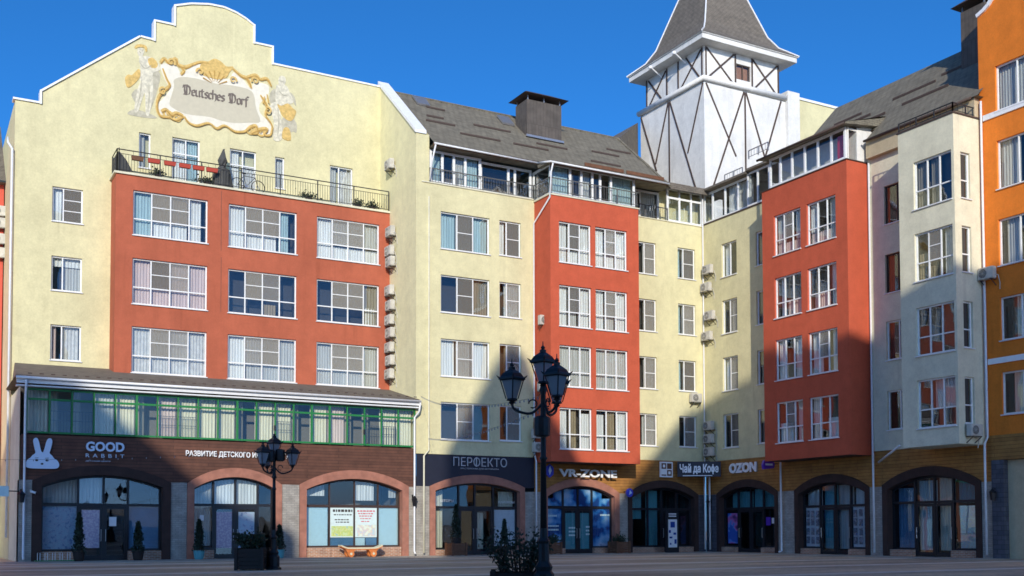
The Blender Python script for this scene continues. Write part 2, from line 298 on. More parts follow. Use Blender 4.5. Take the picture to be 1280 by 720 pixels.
class Facade:
    """plaster wall on one plane with real window openings"""
    def __init__(s, face, pl, mat, root, depth=.8): s.face = face; s.pl = pl; s.mat = mat; s.root = root; s.op = []; s.depth = depth
    def window(s, u0, u1, z0, z1, cols=(1, 1), rows=(1,), cur=None, nets=(), frame='white_pvc', inset=.13, fw=.065, mw=.052, glass='glass', sill=True, netbars=1, blank=(), label=None):
        f, pl = s.face, s.pl; s.op.append((min(u0, u1), max(u0, u1), z0, z1)); u0, u1 = min(u0, u1), max(u0, u1)
        b = MB(); d0, d1 = -inset-.035, -inset+.03
        fb(b, f, pl, u0, u0+fw, z0, z1, d0, d1); fb(b, f, pl, u1-fw, u1, z0, z1, d0, d1)
        fb(b, f, pl, u0+fw, u1-fw, z0, z0+fw, d0, d1); fb(b, f, pl, u0+fw, u1-fw, z1-fw, z1, d0, d1)
        tw = sum(cols); th = sum(rows); us = [u0+fw/2]; zs = [z0+fw/2]
        cl = cols if f == 'S' else cols[::-1]
        for c in cl: us.append(us[-1]+c/tw*(u1-u0-fw))
        for r in rows: zs.append(zs[-1]+r/th*(z1-z0-fw))
        for i in range(1, len(us)-1): fb(b, f, pl, us[i]-mw/2, us[i]+mw/2, z0+fw, z1-fw, d0+.003, d1+.004)
        for j in range(1, len(zs)-1):
            for i in range(len(us)-1): fb(b, f, pl, us[i]+mw/2, us[i+1]-mw/2, zs[j]-mw/2, zs[j]+mw/2, d0+.005, d1-.003)
        w_ = b.build('window', frame, s.root, label=label)
        ncol = len(us)-1
        for i in range(ncol):
            ci = i if f == 'S' else ncol-1-i
            for j in range(len(zs)-1):
                a, c, e, g = us[i]+mw/2, us[i+1]-mw/2, zs[j]+mw/2, zs[j+1]-mw/2
                ubox('pane', glass, w_, f, pl, a, c, e, g, -inset-.012, -inset-.004)
                if (ci, j) in nets: net(w_, f, pl, a, c, e, g, -inset+.008, netbars)
        if sill: ubox('sill', 'white_metal', w_, f, pl, u0-.04, u1+.04, z0-.045, z0-.003, -.04, .07)
        for q in (cur or ()):
            mat, a, c = q[0], q[1], q[2]; zb = q[3] if len(q) > 3 else 0; zt = q[4] if len(q) > 4 else 1
            if f != 'S': a, c = 1-c, 1-a
            W = u1-u0; H = z1-z0
            curtain(w_, mat, f, pl, u0+a*W+.02, u0+c*W-.02, z0+.02+zb*H, z0+zt*H-.02, -inset-.16)
        return w_
    def build(s, u0, u1, z0, z1, name='wall', extra=None, back='interior'):
        f, pl = s.face, s.pl; us = sorted({u0, u1, *[q for o in s.op for q in o[:2] if u0 < q < u1]}); zs = sorted({z0, z1, *[q for o in s.op for q in o[2:] if z0 < q < z1]})
        b = MB()
        for i in range(len(us)-1):
            for j in range(len(zs)-1):
                cu, cz = (us[i]+us[i+1])/2, (zs[j]+zs[j+1])/2
                if any(o[0] < cu < o[1] and o[2] < cz < o[3] for o in s.op): continue
                b.quad(P(f, pl, us[i], zs[j], 0), P(f, pl, us[i+1], zs[j], 0), P(f, pl, us[i+1], zs[j+1], 0), P(f, pl, us[i], zs[j+1], 0))
        for (a, c, e, g) in s.op:
            for dd0, dd1, mi in ((0, -.26, 0), (-.26, -s.depth, 1)):
                for (p1, p2) in (((a, e), (a, g)), ((c, e), (c, g)), ((a, e), (c, e)), ((a, g), (c, g))):
                    b.quad(P(f, pl, p1[0], p1[1], dd0), P(f, pl, p2[0], p2[1], dd0), P(f, pl, p2[0], p2[1], dd1), P(f, pl, p1[0], p1[1], dd1), mi)
            b.quad(P(f, pl, a, e, -s.depth), P(f, pl, c, e, -s.depth), P(f, pl, c, g, -s.depth), P(f, pl, a, g, -s.depth), 1)
        if extra: extra(b)
        return b.build(name, [s.mat, back], s.root)

def text_mesh(body, height, width, origin, right, normal, mat, name='lettering', parent=None, ext=.03, bold=0.0, spacing=1.0, up=(0, 0, 1)):
    """lettering fitted to height x width (metres), standing on origin (left end of the baseline)"""
    show = body.replace('Ф', 'О').replace('ф', 'о')          # the font's own Ф overlaps itself: set it as О with an upright
    c = bpy.data.curves.new('lettering', 'FONT'); c.body = show; c.resolution_u = 3; c.offset = bold; c.space_character = spacing; c.extrude = .05
    t = bpy.data.objects.new('lettering_tmp', c); COL.objects.link(t)
    def ev(s):
        c.body = s; dg = bpy.context.evaluated_depsgraph_get(); dg.update(); return bpy.data.meshes.new_from_object(t.evaluated_get(dg))
    me = ev(show); stems = []
    for k, ch in enumerate(body):
        if ch in 'Фф': q0, q1 = ev(show[:k]), ev(show[:k+1]); stems.append(((max(v.co.x for v in q0.vertices)+max(v.co.x for v in q1.vertices))/2+.025, ch))
    xs = [v.co.x for v in me.vertices]; ys = [v.co.y for v in me.vertices]; x0, x1, y0, y1 = min(xs), max(xs), min(ys), max(ys)
    if stems:
        bm = bmesh.new(); bm.from_mesh(me)
        for (sx_, ch) in stems:
            g = bmesh.ops.create_cube(bm, size=1)['verts']; lo, hi = (-.03, .76) if ch == 'Ф' else (-.2, .74)
            for v in g: v.co = Vector((sx_+v.co.x*(.10+bold*2), (lo+hi)/2+v.co.y*(hi-lo), v.co.z*.104))
        bm.to_mesh(me); bm.free()
    bpy.data.objects.remove(t); bpy.data.curves.remove(c)
    R, N, O, U = Vector(right).normalized(), Vector(normal), Vector(origin), Vector(up)
    for v in me.vertices:
        x, y, z = (v.co.x-x0)/(x1-x0)*width, (v.co.y-y0)/(y1-y0)*height, (v.co.z/.05*.5+.5)*ext
        v.co = O+R*x+U*y+N*z
    me.materials.clear(); me.materials.append(MATS[mat]); me.update()
    return put(name, me, parent)

# ------------------------------------------------------------------ the ground
b = MB(); b.quad((-700, -500, 0), (900, -500, 0), (900, 1100, 0), (-700, 1100, 0)); struct(b.build('plaza', 'paving'))
b = MB(); b.box(3.6, 47.6, .004, 38.2, 49.98, .016); b.box(38.2, 30, .0045, 40.55, 49.98, .0165); struct(b.build('pavement', 'apron'))
for k, (y, xa, xb, wd_) in enumerate(((46.2, -20, 60, .7), (43.0, -20, 60, 1.1), (38.5, -20, 60, .8), (33.0, -20, 60, .9), (27.5, -20, 60, .8), (22.5, -20, 60, .7), (17.5, -20, 60, .7))):
    b = MB(); b.box(xa, y, .002, xb, y+wd_, .006); struct(b.build('paving_band', 'band_stone'))

# key planes (metres): Y0 gabled facade, YB its red bay, Y1 shop line / middle facade, Y2 middle red bay, XC middle building's end wall, XR right facade
Y0, YB, Y1, Y2, XC, XR, X3, X4 = 54.76, 53.42, 50.0, 48.35, 22.27, 40.59, 39.2, 38.9
TOPS = (17.5, 14.24, 10.97, 7.74)

# ================================================================== gabled yellow building (left)
G = thing('gabled_building', 'tall yellow building with a stepped curved gable, painted mural and wide red bay', 'building', (13, 57, 0))
F = Facade('S', Y0, 'yellow', G)
for (z0, z1, cu) in ((15.82, 17.46, [('cur_white', 0, .35), ('cur_tan', .36, 1)]), (12.55, 14.18, [('cur_white', 0, 1, .72, 1), ('cur_grey', .36, 1, 0, .72)]), (9.27, 10.94, [('cur_pink', .05, .22), ('cur_lace', .38, .95)])):
    F.window(5.8, 7.15, z0, z1, (.36, .64), (1,), cu, nets=((1, 0),) if z0 > 15 else (), netbars=2)
F.window(9.67, 10.22, 18.98, 20.71, (1,), (1,), [('cur_grey', 0, .6)])
F.window(11.25, 12.6, 18.25, 20.75, (1, 1), (.7, .3), [('cur_white', .1, .5), ('cur_teal', .55, .95)])
F.window(14.1, 15.45, 18.25, 20.67, (1, 1), (.68, .32), [('cur_white', 0, .4), ('cur_lace', .5, 1, 0, .7)])
F.window(16.44, 16.94, 18.98, 20.62, (1,), (1,), [('cur_grey', .3, 1)])
F.window(19.41, 20.69, 18.25, 20.66, (.4, .6), (1,), [('cur_grey', 0, .35), ('cur_lace', .42, 1)], label='terrace door with lace curtain')
GAB = [(4.15, 21.26), (5.26, 21.26), (5.26, 21.83), (9.68, 25.40), (10.37, 25.36), (10.37, 26.34), (11.33, 26.34), (11.33, 27.32), (12.10, 27.60), (13.0, 27.78), (13.74, 27.80), (14.35, 27.67), (14.85, 27.47), (15.27, 27.22), (15.27, 26.31), (16.24, 26.31), (16.24, 25.42), (22.27, 25.38)]
def gable(b):
    top = [(x, z) for x, z in GAB]
    for k in range(len(top)-1):
        (xa, za), (xb, zb) = top[k], top[k+1]
        if xb-xa < .01: continue
        b.quad((xa, Y0, 21.26), (xb, Y0, 21.26), (xb, Y0, max(zb, 21.261)), (xa, Y0, max(za, 21.261)))
    # flank, back and top faces
    b.quad((4.15, Y0, 0), (4.15, 68, 0), (4.15, 68, 21.26), (4.15, Y0, 21.26)); b.quad((4.15, 68, 0), (22.27, 68, 0), (22.27, 68, 25.3), (4.15, 68, 21.26))
    for k in range(len(top)-1):
        (xa, za), (xb, zb) = top[k], top[k+1]; b.quad((xa, Y0, za), (xb, Y0, zb), (xb, Y0+.45, zb), (xa, Y0+.45, za))
    b.poly([(x, Y0+.45, z) for x, z in [(4.15, 18)]+top+[(22.27, 18)]])
F.build(4.15, 22.27, 5.0, 21.26, extra=gable)
b = MB(); b.quad((4.15, Y0+.45, 20.6), (13, Y0+.45, 24.6), (13, 68, 24.6), (4.15, 68, 20.6)); b.quad((13, Y0+.45, 24.6), (22.27, Y0+.45, 24.0), (22.27, 68, 24.0), (13, 68, 24.6)); b.build('roof', 'shingle', G)
b = MB()
for k in range(len(GAB)-1):
    (xa, za), (xb, zb) = GAB[k], GAB[k+1]
    if abs(xb-xa) < .01: b.box(xa-.07 if zb > za else xa-.02, Y0-.09, min(za, zb)-.02, xa+.02 if zb > za else xa+.07, Y0+.5, max(za, zb)+.075)
    else:
        a = Vector((xa-(.1 if k == 0 else 0), 0, za)); c = Vector((xb, 0, zb)); dd = (c-a); nn = Vector((-dd.z, 0, dd.x)).normalized()*.085
        pr = [(a.x, Y0-.085+k*.0012, a.z), (c.x, Y0-.085+k*.0012, c.z), (c.x+nn.x, Y0-.085+k*.0012, c.z+nn.z), (a.x+nn.x, Y0-.085+k*.0012, a.z+nn.z)]; b.prism(pr, (0, .56, 0))
b.build('coping', 'coping', G)
# red bay
F = Facade('S', YB, 'red_a', G)
CURS = {(0, 0): [('cur_teal', 0, .26), ('cur_tan', .27, .74, .38, 1), ('cur_white', .27, .74, 0, .38), ('cur_white', .75, .93)], (0, 1): [('cur_white', 0, .25), ('cur_beige', .26, .72, .4, 1), ('cur_white', .26, .72, 0, .4), ('cur_teal', .74, .9)], (0, 2): [('cur_white', 0, .26), ('cur_grey', .27, 1, .4, 1), ('cur_white', .27, 1, 0, .36)],
        (1, 0): [('cur_pink', 0, 1)], (1, 1): [('cur_tan', .52, .72, 0, .3), ('cur_beige', .26, .5, .38, 1)], (1, 2): [('cur_beige', .76, 1), ('cur_white', .78, .95, .02, .45)],
        (2, 0): [('cur_lace', 0, .5), ('cur_lace', .5, 1)], (2, 1): [('cur_white', 0, .28), ('cur_grey', .28, 1)], (2, 2): [('cur_grey', 0, 1)]}
RZ = ((15.28, 17.42), (12.0, 14.18), (8.74, 10.93))
for r_, (z0, z1) in enumerate(RZ):
    for c_, (a, c) in enumerate(((9.2, 12.7), (13.72, 17.19), (18.25, 21.68))):
        F.window(a, c, z0, z1, (.95, 1, 1, .95), (.37, .63), CURS[(r_, c_)], nets=((1, 1), (2, 1)))
def bay1(b):
    b.quad((8.42, YB, 8.0), (8.42, Y0, 8.0), (8.42, Y0, 18.1), (8.42, YB, 18.1))
F.build(8.42, 22.265, 8.0, 18.1, extra=bay1, name='red_bay')
b = MB(); b.box(8.32, YB-.09, 18.102, 22.26, Y0-.004, 18.2); b.build('terrace_slab', 'cream', G)
def railing(parent, pts, z, h, mat='rail_iron', step=.13, posts=1.9, name='railing', mid=True):
    """iron railing along a polyline of (x, y)"""
    b = MB()
    for (xa, ya), (xb, yb) in zip(pts, pts[1:]):
        L = math.hypot(xb-xa, yb-ya); dx, dy = (xb-xa)/L, (yb-ya)/L
        for zz, r in ((z+h, .026), (z+h-.2 if mid else z+h-.02, .014), (z+.10, .016)): b.tube([(xa, ya, zz), (xb, yb, zz)], r, 6)
        n = max(1, int(L/step))
        for i in range(n+1): t = i*L/n; b.box(xa+dx*t-.008, ya+dy*t-.008, z+.1, xa+dx*t+.008, ya+dy*t+.008, z+h-(.2 if mid else 0))
        n = max(1, round(L/posts))
        for i in range(n+1): t = i*L/n; b.box(xa+dx*t-.024, ya+dy*t-.024, z, xa+dx*t+.024, ya+dy*t+.024, z+h)
    return b.build(name, mat, parent)
railing(G, [(8.45, Y0-.05), (8.45, YB-.02), (22.2, YB-.02)], 18.2, 1.06)
b = MB(); b.tube([(4.05, Y0-.12, 1), (4.05, Y0-.12, 18.9), (3.9, Y0+.3, 19.3), (3.9, Y0+.5, 19.6)], .055, 8); b.build('downpipe', 'white_metal', G, True)
for (x, z0, z1) in ((14.25, 23.95, 27.6), (15.29, 24.4, 26.2)): b = MB(); b.box(x, Y0-.003, z0, x+.02, Y0+.002, z1); b.build('render_joint', 'yellow_brightened', G)
for (x, z0, z1) in ((13.35, 15.0, 18.0), (13.36, 12.0, 14.7)): b = MB(); b.box(x, YB-.003, z0, x+.018, YB+.002, z1); b.build('render_joint', 'timber', G)
# ---- mural
MU = thing('wall_mural', 'painted baroque cartouche with two pale figures and dark gothic lettering', 'mural', (13.2, Y0-.01, 21.5))
M_WHITE_FRAME = [
    [(10.66, 24.26), (11.37, 24.36), (11.69, 23.96), (12.08, 24.45), (12.64, 24.67), (13.05, 24.25), (13.95, 24.19), (14.28, 24.60), (14.69, 24.38), (15.12, 23.95), (15.37, 24.28), (16.05, 24.27), (16.01, 23.66), (15.63, 23.25), (15.65, 22.74), (16.25, 22.26), (16.23, 21.74), (15.72, 21.64), (15.13, 21.82), (14.80, 21.60), (14.30, 21.55), (13.80, 21.73), (13.40, 21.54), (12.99, 21.65), (12.35, 21.55), (11.87, 21.67), (11.24, 21.76), (10.65, 21.78), (10.55, 22.24), (10.91, 22.76), (11.08, 23.12), (10.81, 23.64)],
]
M_PANEL = [
    [(11.30, 23.61), (11.69, 23.84), (12.33, 23.90), (12.97, 23.86), (13.46, 23.84), (13.95, 23.89), (14.53, 23.91), (15.12, 23.83), (15.33, 23.53), (15.42, 22.95), (15.65, 22.30), (15.13, 22.16), (14.30, 21.99), (13.64, 21.99), (13.15, 22.07), (12.66, 22.05), (12.02, 22.01), (11.63, 22.06), (11.27, 22.19), (11.09, 22.39), (11.22, 22.90), (11.31, 23.33)],
]
M_SHELL = [
    [(12.62, 24.70), (12.96, 24.88), (13.28, 25.09), (13.61, 25.01), (13.88, 24.82), (14.23, 24.87), (14.04, 24.54), (13.88, 24.24), (13.46, 24.07), (12.97, 24.10), (12.66, 24.16), (12.55, 24.38)],
]
M_GOLD = [
    [(10.63, 24.33, 0.169), (10.82, 24.58, 0.203), (11.05, 24.40, 0.186), (11.36, 24.69, 0.220), (11.46, 24.42, 0.220), (11.84, 24.36, 0.254), (12.20, 24.58, 0.169), (12.56, 24.78, 0.136), (12.96, 24.84, 0.102)],
    [(11.61, 24.33, 0.102), (11.77, 24.16, 0.203), (11.61, 23.95, 0.119)],
    [(14.19, 24.78, 0.152), (14.61, 24.49, 0.220), (14.94, 24.39, 0.254), (15.16, 23.96, 0.136)],
    [(14.86, 24.45, 0.136), (15.36, 24.66, 0.237), (15.62, 24.50, 0.186), (15.96, 24.59, 0.220), (16.20, 24.25, 0.119)],
    [(10.74, 24.07, 0.102), (10.94, 23.58, 0.136), (11.08, 23.28, 0.186), (10.82, 22.97, 0.203), (10.60, 22.66, 0.203), (10.49, 22.27, 0.152), (10.53, 21.88, 0.169), (10.71, 21.66, 0.169), (11.10, 21.72, 0.136)],
    [(10.69, 21.91, 0.169), (10.92, 22.03, 0.220), (11.17, 21.82, 0.237), (11.41, 21.96, 0.203), (11.71, 21.85, 0.220), (11.39, 21.61, 0.136), (11.10, 21.68, 0.102)],
    [(11.79, 21.86, 0.136), (12.03, 21.58, 0.136), (12.43, 21.51, 0.136), (12.99, 21.74, 0.119), (13.40, 21.54, 0.152), (13.80, 21.76, 0.119), (14.30, 21.55, 0.152), (14.80, 21.63, 0.136), (15.05, 21.87, 0.169)],
    [(15.05, 21.87, 0.203), (15.38, 22.02, 0.220), (15.48, 21.68, 0.203), (15.15, 21.62, 0.169), (15.64, 21.89, 0.220), (15.98, 21.95, 0.203), (15.81, 21.65, 0.136), (16.15, 21.69, 0.119), (16.25, 22.09, 0.119)],
    [(15.62, 23.67, 0.085), (15.84, 23.37, 0.186), (15.99, 23.06, 0.186), (15.89, 22.68, 0.136), (16.16, 22.33, 0.119), (16.26, 22.09, 0.102)],
    [(15.84, 23.63, 0.068), (15.75, 23.27, 0.119)],
    [(15.96, 23.78, 0.068), (16.05, 23.33, 0.119)],
]
M_FIGURE = [
    [(9.54, 24.67), (9.58, 24.82), (9.69, 24.88), (9.81, 24.86), (9.86, 24.71), (9.80, 24.52), (9.68, 24.44), (9.58, 24.50)],
    [(9.62, 24.37), (9.72, 24.48), (9.83, 24.49), (10.06, 24.54), (10.51, 24.31), (10.63, 23.97), (10.28, 23.73), (10.26, 23.27), (9.71, 23.16), (9.71, 23.74)],
    [(9.70, 23.19), (9.46, 22.08), (9.45, 21.67), (9.64, 21.78), (9.91, 22.69), (9.97, 21.67), (10.16, 21.73), (10.30, 23.31)],
    [(16.58, 24.63), (16.63, 24.83), (16.78, 24.93), (16.94, 24.87), (16.97, 24.66), (16.89, 24.43), (16.73, 24.35), (16.61, 24.43)],
    [(16.46, 24.30), (16.63, 24.41), (17.01, 24.44), (17.19, 24.13), (17.39, 23.67), (17.17, 23.50), (16.83, 23.37), (16.46, 23.39)],
    [(16.12, 23.21), (16.57, 23.43), (16.76, 22.43), (16.78, 21.57), (16.32, 21.49), (16.37, 22.36)],
]
M_SHADE = [
    [(10.28, 23.73), (10.65, 23.75), (10.42, 22.58), (10.10, 21.68), (10.01, 21.70), (10.05, 22.51)],
    [(9.30, 22.53), (9.56, 22.82), (9.50, 22.17), (9.36, 22.30)],
    [(9.16, 21.60), (9.54, 21.80), (10.44, 21.62), (10.31, 21.49), (9.24, 21.46)],
    [(16.76, 22.61), (17.18, 22.85), (17.56, 22.58), (17.55, 22.06), (17.35, 22.09), (16.82, 21.76)],
    [(17.17, 24.14), (17.45, 23.94), (17.54, 23.48), (17.40, 23.65)],
    [(16.13, 23.86), (16.44, 24.17), (16.46, 23.41), (16.17, 23.35)],
]
M_GOLDDRAPE = [
    [(8.99, 23.25), (9.14, 23.44), (9.31, 23.45), (9.62, 23.82), (9.69, 23.47), (9.40, 23.02), (9.15, 22.80), (9.04, 22.91)],
    [(10.04, 24.37), (10.27, 24.50), (10.51, 24.27), (10.43, 24.03), (10.16, 24.03)],
    [(16.52, 23.37), (16.74, 23.33), (17.08, 23.52), (17.35, 23.32), (17.54, 23.16), (17.33, 22.67), (17.05, 22.64), (16.79, 22.85)],
    [(16.85, 22.11), (17.02, 22.26), (17.20, 22.13), (17.25, 21.60), (16.80, 21.65)],
]
M_HAIR = [
    [(9.43, 24.81, 0.085), (9.54, 24.93, 0.136), (9.73, 24.99, 0.136), (9.92, 24.95, 0.136), (9.96, 24.74, 0.068)],
]

def flatpoly(polys, d, mat, name):
    for k, pl in enumerate(polys):
        b = MB(); dd = d+k*.0008; b.poly([(x, Y0-dd, z) for x, z in pl]); n = len(pl)
        for i in range(n): j = (i+1) % n; b.quad((pl[i][0], Y0-dd, pl[i][1]), (pl[j][0], Y0-dd, pl[j][1]), (pl[j][0], Y0-.001, pl[j][1]), (pl[i][0], Y0-.001, pl[i][1]))
        b.build(name, mat, MU)
def smooth(pts, n=5, closed=False):
    out = []; N = len(pts)
    for i in range(N if closed else N-1):
        p = [pts[(i+k) % N] if closed else pts[min(max(i+k, 0), N-1)] for k in (-1, 0, 1, 2)]
        for s in range(n):
            t = s/n; out.append(tuple(.5*((2*p[1][q])+(-p[0][q]+p[2][q])*t+(2*p[0][q]-5*p[1][q]+4*p[2][q]-p[3][q])*t*t+(-p[0][q]+3*p[1][q]-3*p[2][q]+p[3][q])*t**3) for q in range(len(p[0]))))
    if not closed: out.append(pts[-1])
    return out
def ribbons(lines, d, mat, name):
    k = 0
    for ln in lines:
        s = smooth(ln, 5); prev = None; b = MB()
        for i, q in enumerate(s):
            a = s[max(i-1, 0)]; c = s[min(i+1, len(s)-1)]; tx, tz = c[0]-a[0], c[1]-a[1]; L = math.hypot(tx, tz) or 1
            nx, nz = -tz/L*q[2]/2, tx/L*q[2]/2; dd = d+k*.00025; k += 1
            cur = ((q[0]-nx, Y0-dd, q[1]-nz), (q[0]+nx, Y0-dd, q[1]+nz))
            if prev: b.quad(prev[0], cur[0], cur[1], prev[1])
            prev = cur
        b.build(name, mat, MU)
flatpoly([smooth(q, 4, True) for q in M_WHITE_FRAME], .006, 'mural_white', 'cartouche_frame')
flatpoly([smooth(q, 3, True) for q in M_PANEL], .011, 'mural_panel', 'cartouche_panel')
flatpoly([smooth(q, 3, True) for q in M_SHADE], .012, 'mural_grey', 'drapery')
flatpoly([smooth(q, 3, True) for q in M_FIGURE], .018, 'mural_skin', 'figure')
flatpoly([smooth(q, 3, True) for q in M_GOLDDRAPE], .027, 'gold', 'golden_drapery')
ribbons([[(q[0], q[1], q[2]*.8) for q in ln] for ln in M_GOLD], .020, 'gold', 'scrollwork'); ribbons(M_HAIR, .026, 'gold', 'hair')
flatpoly([smooth(q, 4, True) for q in M_SHELL], .030, 'gold', 'shell')
cx, cz = 13.32, 23.8
ribbons([[(cx+.75*math.cos(a)*.25, cz+.7*math.sin(a)*.2, .02), (cx+.62*math.cos(a), cz+.1+.58*math.sin(a), .07)] for a in [math.radians(q) for q in (15, 42, 68, 94, 120, 146, 170)]], .034, 'gold_dark', 'shell_rib')
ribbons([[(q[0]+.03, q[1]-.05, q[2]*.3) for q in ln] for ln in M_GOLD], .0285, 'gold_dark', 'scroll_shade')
ribbons([[(9.62, 24.2, .05), (9.9, 23.9, .06), (10.2, 24.1, .03)], [(9.75, 23.3, .03), (9.7, 22.6, .06), (9.55, 21.9, .03)], [(10.1, 23.2, .03), (10.12, 22.5, .06), (10.06, 21.8, .03)], [(16.6, 24.1, .04), (16.85, 23.9, .06), (17.1, 24.0, .03)], [(16.55, 23.2, .03), (16.6, 22.4, .07), (16.55, 21.7, .03)], [(9.62, 24.68, .03), (9.72, 24.62, .04)], [(16.7, 24.62, .03), (16.86, 24.6, .04)]], .0275, 'mural_grey', 'fold_line')
def volute(cx, cz, r, a0, turns, wd, s=1): return [(cx+r*(1-.8*t)*math.cos(a0+s*turns*6.283*t), cz+r*(1-.8*t)*math.sin(a0+s*turns*6.283*t), wd*(1-.45*t)) for t in [i/9 for i in range(10)]]
ribbons([volute(11.05, 21.85, .26, 2.4, 1.3, .12), volute(11.45, 21.72, .2, .2, 1.2, .10, -1), volute(15.1, 21.75, .24, .6, 1.3, .12, -1), volute(15.7, 21.72, .22, 2.6, 1.2, .11), volute(11.15, 24.45, .2, -.6, 1.2, .11), volute(15.35, 24.35, .2, 3.6, 1.2, .11, -1), volute(12.55, 24.25, .19, 3.4, 1.1, .10, -1), volute(14.2, 24.15, .19, -.3, 1.1, .10), volute(10.75, 22.9, .2, 1.2, 1.1, .1), volute(16.0, 22.9, .2, 1.9, 1.1, .1, -1)], .0345, 'gold', 'volute')
NIB = {'e': (.62, [[(0, .85), (0, .15), (.25, 0), (.5, .12)], [(0, .85), (.25, 1), (.48, .8), (.42, .6), (.05, .48)]]), 'u': (.78, [[(0, 1), (0, .15), (.2, 0), (.5, .2)], [(.5, 1), (.5, .1), (.62, 0)]]), 't': (.55, [[(.12, 1.3), (.12, .15), (.3, 0), (.45, .1)], [(-.08, 1), (.4, 1)]]),
       's': (.62, [[(.45, .9), (.25, 1), (.02, .82), (.08, .62), (.42, .42), (.45, .2), (.25, 0), (0, .12)]]), 'c': (.6, [[(.45, .85), (.25, 1), (0, .85), (0, .15), (.25, 0), (.46, .14)]]), 'h': (.72, [[(0, 1.55), (0, 0)], [(0, .85), (.25, 1), (.5, .85), (.5, .1), (.35, -.25)]]),
       'o': (.72, [[(0, .85), (0, .15), (.25, 0), (.5, .15), (.5, .85), (.25, 1), (0, .85)]]), 'r': (.58, [[(0, 1), (0, 0)], [(0, .8), (.2, 1), (.42, .9)]]), 'f': (.6, [[(.1, -.2), (.1, 1.3), (.3, 1.55), (.5, 1.42)], [(-.1, 1), (.4, 1)]]),
       'D': (1.3, [[(0, 1.5), (.5, 1.62), (.95, 1.3), (1.02, .7), (.9, .2), (.5, 0), (.02, .06)], [(.22, 1.5), (.16, .8), (.28, .1)], [(.5, 1.52), (.5, .08)], [(-.05, 1.15), (.05, 1.5)]]), ' ': (.55, [])}
words = 'Deutsches Dorf'; tot = sum(NIB[c][0] for c in words); sx = 3.3/tot; hz = .30; xx = 11.76; b = MB(); k = 0
nx, nz = .056*math.cos(math.radians(42)), .056*math.sin(math.radians(42))
for ch in words:
    for st in NIB[ch][1]:
        for (a, c) in zip(st, st[1:]):
            ax, az, ex, ez = xx+a[0]*sx, 22.99+a[1]*hz, xx+c[0]*sx, 22.99+c[1]*hz; dd = .016+k*.0001; k += 1
            b.poly([(ax-nx, Y0-dd, az-nz), (ex-nx, Y0-dd, ez-nz), (ex+nx, Y0-dd, ez+nz), (ax+nx, Y0-dd, az+nz)])
            b.poly([(ax-nx, Y0-dd-.00004, az-nz), (ax+.02, Y0-dd-.00004, az-.02), (ax+nx, Y0-dd-.00004, az+nz), (ax-.02, Y0-dd-.00004, az+.02)])
    xx += NIB[ch][0]*sx
b.build('lettering', 'mural_text', MU)

